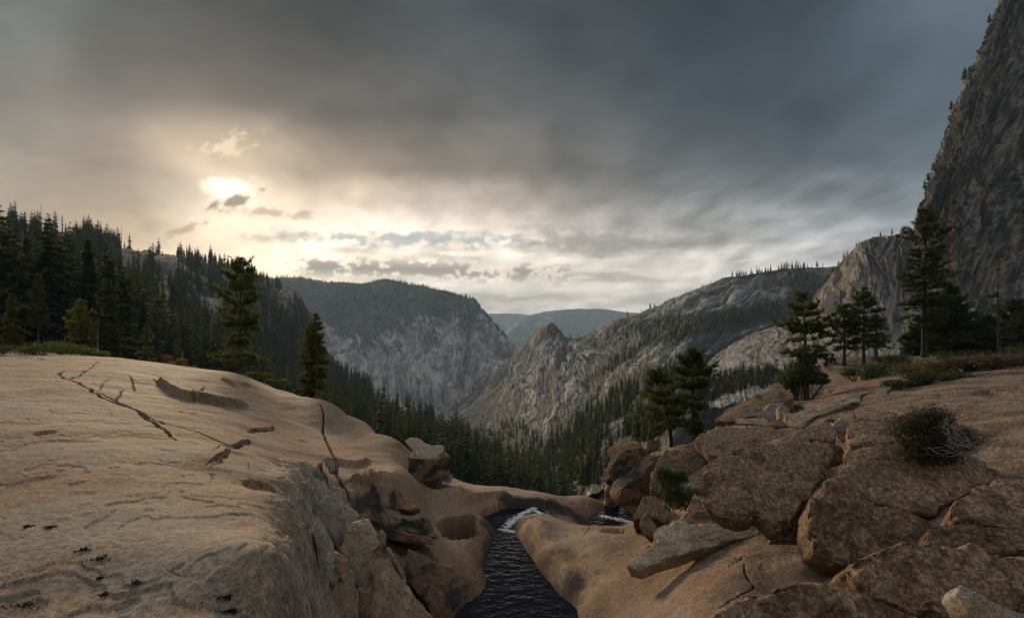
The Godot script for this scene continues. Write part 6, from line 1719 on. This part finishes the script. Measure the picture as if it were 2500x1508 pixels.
	for q in brush:
		var c: Color = [Color(0.026, 0.033, 0.017), Color(0.050, 0.038, 0.020), Color(0.045, 0.038, 0.030)][q[7]]
		var w: float = q[3]
		var hh: float = q[4]
		shrub("shrub", q[5], G(q[0], q[1] + 6, q[2]), [[-w * 0.5, hh * 0.4, 0, w * 0.8, hh * 0.8, w * 0.6], [w * 0.5, hh * 0.45, 0.1, w * 0.8, hh * 0.9, w * 0.6]], 620, 0.075, c, q[6], 9 if q[7] < 2 else 30)
	shrub("shrub", "low bush growing in the hollow under the leafy tree", G(1950, 1004, 21.5), [[-0.1, 0.15, 0, 0.5, 0.28, 0.4]], 500, 0.04, Color(0.028, 0.034, 0.018), 42)
	shrub("shrub", "dark green bush filling the gap between boulders above the small pool", P(1650, 1236, 14.6), [[-0.1, 0.35, 0, 0.62, 0.55, 0.5], [0.30, 0.20, 0, 0.55, 0.45, 0.5], [-0.28, 0.80, -0.2, 0.38, 0.45, 0.3], [0.15, 0.75, -0.2, 0.35, 0.3, 0.3]], 1500, 0.035, Color(0.024, 0.032, 0.014), 43)
	for q in [[2070, 1000, 17.5, "small tuft of green in the crack above the cleft"], [2030, 1031, 15.0, "dark tuft growing at the head of the cleft"], [2085, 990, 18.5, "smaller tuft farther up the same crack"]]:
		shrub("plant", q[3], P(q[0], q[1], q[2]), [[0, 0.03, 0, 0.28, 0.14, 0.15]], 160, 0.035, Color(0.028, 0.032, 0.016), int(q[0]), 3)
	# the half-dead bush
	rng.seed = 50
	var b := P(2285, 1112, 9.7)
	var big := shrub("shrub", "large half-dead bush with bleached bare branches on the slab", b, [[-0.30, 0.36, -0.1, 0.46, 0.40, 0.42], [0.02, 0.52, -0.1, 0.40, 0.34, 0.40], [0.36, 0.24, -0.05, 0.42, 0.26, 0.40], [-0.40, 0.12, 0.15, 0.34, 0.24, 0.34], [0.0, 0.22, 0.2, 0.5, 0.26, 0.34]], 2600, 0.021, Color(0.020, 0.017, 0.013), 51, 16, Color(0.06, 0.042, 0.036))
	var dead := MB.new()
	for k in 34:
		var s := Vector3(0.26 + rng.randf_range(-0.14, 0.12), 0.05 + rng.randf_range(0.0, 0.14), 0.36)
		var e := s + Vector3(-rng.randf_range(0.15, 0.62), rng.randf_range(-0.02, 0.42), rng.randf_range(-0.05, 0.22))
		var m := s.lerp(e, 0.5) + Vector3(rng.randf_range(-0.10, 0.10), rng.randf_range(-0.10, 0.08), rng.randf_range(-0.02, 0.06))
		dead.tube([s, s.lerp(m, 0.5) + Vector3(0, rng.randf_range(-0.04, 0.04), 0), m, m.lerp(e, 0.6) + Vector3(rng.randf_range(-0.05, 0.05), rng.randf_range(-0.05, 0.05), 0), e], [0.0055, 0.005, 0.004, 0.003, 0.0015], 4, Color(0.33, 0.31, 0.29) * rng.randf_range(0.5, 1.1))
		for j in 2:
			var g := m.lerp(e, rng.randf())
			dead.tube([g, g + Vector3(rng.randf_range(-0.16, 0.04), rng.randf_range(-0.05, 0.12), rng.randf_range(-0.04, 0.1))], [0.004, 0.0015], 3, Color(0.34, 0.31, 0.29) * rng.randf_range(0.5, 1.1))
	mesh_node("bare_branch", dead.mesh(), M.twig, big)
	big.scale = Vector3.ONE * 1.22
	# single small trees on the skyline of the cliff wall
	var sky := [[2452, 40, 340, 6.5, "small tree highest on the edge of the cliff wall"], [2396, 180, 330, 8.5, "largest of the small trees on the edge of the cliff wall"], [2354, 254, 326, 6.5, "small tree below the largest one on the cliff edge"], [2318, 338, 322, 2.5, "tiny bush midway up the cliff edge"], [2302, 402, 318, 6.0, "upper of three small trees clustered on the cliff edge"], [2294, 428, 316, 5.5, "middle of three small trees clustered on the cliff edge"], [2285, 450, 314, 5.5, "lowest of three small trees clustered on the cliff edge"]]
	for q in sky:
		var at := P(q[0], q[1], q[2])
		var least := 1e9
		var wp: PackedVector3Array = hills.cliff_wall.p
		for k in range(0, wp.size(), 2):
			var w := wp[k]
			if absf(HV - w.y / -w.z * F - (float(q[1]) + 10.0)) < 4.0 and CU + w.x / -w.z * F < least:
				least = CU + w.x / -w.z * F
				at = w
		forest_tree(1, "small_tree", q[4], "", at - Vector3(0, 0.4, 0), q[3], 1.8, q[0])
	# mats of dark moss and litter on the near slab
	var mats := [[65, 1478, 0.16, "largest dark moss clump near the corner of the slab"], [240, 1366, 0.12, "ragged dark moss clump, upper of two in line"], [201, 1344, 0.075, "rounded dark moss clump beside the ragged one"], [333, 1426, 0.075, "dark moss clump alone on the bare rock"], [68, 1286, 0.06, "small dark moss clump at the head of a shallow runnel"], [122, 1288, 0.07, "moss and twig litter caught in the runnel"], [552, 1462, 0.06, "dark moss clump nearest the fluted wall"], [565, 1492, 0.06, "moss clump at the bottom edge nearest the fluted wall"], [254, 1452, 0.035, "tiny moss clump below the lone one"], [243, 1413, 0.03, "tiny moss clump between the ragged and the lone clumps"]]
	sd = 300
	for q in mats:
		sd += 1
		rng.seed = sd
		var h := hit(q[0], q[1])
		var o := thing("moss_clump", q[3], "moss", h, "")
		var mb := MB.new()
		var w: float = q[2]
		for k in 110:
			var a := rng.randf() * TAU
			var r := sqrt(rng.randf()) * w * 0.8 * (0.75 + 0.5 * sin(a * 3.0 + sd))
			var p := Vector3(cos(a) * r * 1.3, rng.randf() * 0.012, sin(a) * r)
			tuft(mb, p, Vector3.UP, 0.016, 3, Color(0.055, 0.043, 0.034), 0.35)
		mesh_node("moss", mb.mesh(), M.twig, o).set_meta("kind", "stuff")
# ---------------------------------------------------------------- water
func water_sheet(called: String, label: String, x0: float, x1: float, z0: float, z1: float, y: float, step: float, wave: float, foam: Array) -> void:
	var nc := int((x1 - x0) / step) + 1
	var nr := int((z1 - z0) / step) + 1
	var pts := PackedVector3Array()
	var cols := PackedColorArray()
	for r in nr:
		var z := z1 - r * step
		for q in nc:
			var x := x0 + q * step
			var w := n_a.get_noise_3d(x * 1.6, z * 3.4, y) * 0.6 + n_e.get_noise_3d(x * 5.0, z * 9.0, y) * 0.4
			var c := Color(0.008, 0.010, 0.013)
			var h := wave * w
			if y > -6.7 and y < -6.6:      # the sheet slides down into the pool at its near end
				h -= 0.22 * sstep(-19.7, -18.9, z + 0.25 * w) + 0.5 * sstep(-22.0, -22.6, z)
			for f in foam:      # line of white water: x0 z0 x1 z1 width
				var a := Vector2(f[0], f[1])
				var ab := Vector2(f[2], f[3]) - a
				var t := clampf((Vector2(x, z) - a).dot(ab) / ab.length_squared(), 0.0, 1.0)
				var e := (Vector2(x, z) - a - ab * t).length() / float(f[4])
				if e < 1.6:
					var n := n_b.get_noise_3d(x * 3.2 + z * 1.2, z * 5.0, 3.0)
					var k := sstep(0.25, 0.55, n + 0.45 * (1.0 - e)) * (1.0 - sstep(0.9, 1.6, e))
					c = c.lerp(Color(0.50, 0.52, 0.54), k)
					h += k * 0.03
			pts.push_back(Vector3(x, y + h, z))
			cols.push_back(c)
	var o := mesh_node(called, grid_mesh(pts, cols, nc, nr), M.water)
	tag(o, label, "", "", "structure")

func make_water() -> void:
	water_sheet("pool_water", "dark rippled pool in the rock channel", -1.6, 3.2, -19.3, -8.6, -6.82, 0.045, 0.034, [[-0.35, -18.9, 0.35, -18.6, 0.14]])
	water_sheet("stream_water", "shallow stream sliding over the brink with white water", -1.7, 1.5, -23.2, -18.7, -6.66, 0.045, 0.022, [[-0.2, -19.2, 0.9, -20.9, 0.14], [-0.45, -18.9, 0.3, -18.6, 0.16], [0.9, -20.6, 1.4, -19.7, 0.10]])
	water_sheet("small_pool_water", "small rippled pool below the boulders", 3.2, 6.2, -23.6, -20.4, -7.42, 0.05, 0.04, [[3.9, -22.2, 5.0, -21.4, 0.16]])

# ---------------------------------------------------------------- people
func body(bones: Array, cell: float) -> ArrayMesh:      # bones: ax ay az ar bx by bz br colour
	var lo := Vector3(1e9, 1e9, 1e9)
	var hi := -lo
	for b in bones:
		var m: float = maxf(b[3], b[7]) + cell * 2.0
		for p in [Vector3(b[0], b[1], b[2]), Vector3(b[4], b[5], b[6])]:
			lo = lo.min(p - Vector3.ONE * m)
			hi = hi.max(p + Vector3.ONE * m)
	var nx := int((hi.x - lo.x) / cell) + 2
	var ny := int((hi.y - lo.y) / cell) + 2
	var nz := int((hi.z - lo.z) / cell) + 2
	var f := PackedFloat32Array()
	f.resize(nx * ny * nz)
	f.fill(0.2)
	var own := PackedInt32Array()
	own.resize(nx * ny * nz)
	for z in nz:
		for y in ny:
			for x in nx:
				var p := lo + Vector3(x, y, z) * cell
				var s := 0.0
				var best := 1e9
				var w := 0
				for k in bones.size():
					var b: Array = bones[k]
					var a := Vector3(b[0], b[1], b[2])
					var ab := Vector3(b[4], b[5], b[6]) - a
					var t := clampf((p - a).dot(ab) / maxf(ab.length_squared(), 1e-6), 0.0, 1.0)
					var dd := (p - a - ab * t).length() - lerpf(b[3], b[7], t)
					s += exp(-dd * 45.0)
					if dd < best:
						best = dd
						w = k
				f[(z * ny + y) * nx + x] = -log(maxf(s, 1e-30)) / 45.0
				own[(z * ny + y) * nx + x] = w
	var mb := MB.new()
	var at := {}
	for z in nz - 1:
		for y in ny - 1:
			for x in nx - 1:
				var i := (z * ny + y) * nx + x
				var sum := Vector3.ZERO
				var cnt := 0
				for e in [[0, 1], [2, 3], [4, 5], [6, 7], [0, 2], [1, 3], [4, 6], [5, 7], [0, 4], [1, 5], [2, 6], [3, 7]]:
					var a: int = e[0]
					var b: int = e[1]
					var oa := Vector3(a & 1, (a >> 1) & 1, a >> 2)
					var ob := Vector3(b & 1, (b >> 1) & 1, b >> 2)
					var fa := f[i + (a & 1) + ((a >> 1) & 1) * nx + (a >> 2) * nx * ny]
					var fb := f[i + (b & 1) + ((b >> 1) & 1) * nx + (b >> 2) * nx * ny]
					if (fa < 0.0) != (fb < 0.0):
						sum += oa.lerp(ob, fa / (fa - fb))
						cnt += 1
				if cnt > 0:
					at[i] = mb.v.size()
					mb.v.push_back(lo + (Vector3(x, y, z) + sum / cnt) * cell)
					var c: Array = bones[own[i]][8]
					mb.c.push_back(Color(c[0], c[1], c[2]))
	for z in range(1, nz - 1):
		for y in range(1, ny - 1):
			for x in range(1, nx - 1):
				var i := (z * ny + y) * nx + x
				for ax in 3:
					var st: int = [1, nx, nx * ny][ax]
					var p: int = [nx, nx * ny, 1][ax]
					var q: int = [nx * ny, 1, nx][ax]
					if (f[i] < 0.0) != (f[i + st] < 0.0):
						var a: int = at[i - p - q]
						var b: int = at[i - q]
						var c: int = at[i]
						var d: int = at[i - p]
						if f[i] < 0.0:
							mb.i.append_array([a, c, b, a, d, c])
						else:
							mb.i.append_array([a, b, c, a, c, d])
	return mb.mesh(true)

func make_people() -> void:
	var black := [0.012, 0.012, 0.014]
	var navy := [0.020, 0.022, 0.028]
	var skin := [0.34, 0.20, 0.14]
	var hair := [0.014, 0.010, 0.008]
	var boot := [0.03, 0.022, 0.018]
	var yellow := [0.80, 0.42, 0.04]
	var seat := func(top: Array, leg: Array, lean: float) -> Array:
		var out := [
			[0, 0.14, 0, 0.15, 0.02 + lean, 0.40, 0, 0.145, top], [0.02 + lean, 0.40, 0, 0.15, 0.05 + lean * 1.6, 0.60, 0, 0.13, top], [0.05 + lean * 1.6, 0.60, 0, 0.07, 0.07 + lean * 1.8, 0.72, 0, 0.055, skin],
			[0.09 + lean * 1.9, 0.82, 0, 0.095, 0.11 + lean * 1.9, 0.78, 0, 0.078, skin], [0.06 + lean * 1.9, 0.85, 0, 0.10, 0.045 + lean * 1.9, 0.80, 0, 0.095, hair]]
		for s in [-1.0, 1.0]:
			out.append_array([
				[0.02, 0.13, 0.09 * s, 0.095, 0.40, 0.40, 0.12 * s, 0.065, leg], [0.40, 0.40, 0.12 * s, 0.062, 0.46, 0.05, 0.12 * s, 0.045, leg], [0.46, 0.03, 0.12 * s, 0.045, 0.62, 0.01, 0.13 * s, 0.035, boot],
				[0.04 + lean * 1.5, 0.57, 0.17 * s, 0.06, 0.12 + lean, 0.34, 0.23 * s, 0.048, top], [0.12 + lean, 0.34, 0.23 * s, 0.045, 0.36, 0.42, 0.15 * s, 0.034, top], [0.36, 0.42, 0.15 * s, 0.034, 0.44, 0.43, 0.12 * s, 0.026, skin]])
			for k in 4:
				out.append([0.43, 0.435 + 0.004 * k, 0.12 * s - 0.02 + k * 0.014, 0.009, 0.49, 0.415, 0.12 * s - 0.024 + k * 0.016, 0.008, skin])
			out.append([0.42, 0.44, 0.10 * s, 0.010, 0.46, 0.455, 0.09 * s, 0.009, skin])
		return out
	var h := G(2027, 894, 55.0)
	var a := thing("person", "hiker in black sitting hunched on the rock between the leafy tree and the pines", "person", h)
	mesh_node("body", body(seat.call(black, navy, 0.10), 0.022), M.cloth, a)
	var h2 := G(2036, 892.5, 55.0) + Vector3(0, 0, -0.35)
	var b := thing("person", "hiker in an orange-yellow jacket sitting behind the one in black", "person", h2)
	b.rotation.y = 0.5
	mesh_node("body", body(seat.call(yellow, yellow, 0.02), 0.022), M.cloth, b)
	var h3 := G(2018, 895, 55.0)
	var bag := thing("backpack", "black backpack lying against the seated hiker in black", "backpack", h3)
	mesh_node("bag", body([[0, 0.18, 0, 0.17, 0.05, 0.46, 0, 0.13, black], [-0.16, 0.14, 0, 0.09, -0.13, 0.32, 0, 0.07, black], [0.05, 0.46, 0, 0.10, 0.09, 0.54, 0, 0.07, black]], 0.025), M.cloth, bag)
	var st := MB.new()
	for s in [-0.08, 0.08]:
		st.tube([Vector3(0.16, 0.12, s), Vector3(0.24, 0.3, s), Vector3(0.14, 0.5, s)], [0.016, 0.018, 0.016], 6, Color(0.25, 0.25, 0.24))
	mesh_node("strap", st.mesh(), M.cloth, bag)

func _ready() -> void:
	var t0 := Time.get_ticks_msec()
	setup_noise()
	make_camera_and_light()
	print("sky ", Time.get_ticks_msec() - t0)
	make_materials()
	print("materials ", Time.get_ticks_msec() - t0)
	make_ground()
	print("ground ", Time.get_ticks_msec() - t0)
	make_water()
	make_hills()
	print("hills ", Time.get_ticks_msec() - t0)
	make_rocks()
	print("rocks ", Time.get_ticks_msec() - t0)
	make_forests()
	print("forests ", Time.get_ticks_msec() - t0)
	make_plants()
	make_people()
	print("all ", Time.get_ticks_msec() - t0)
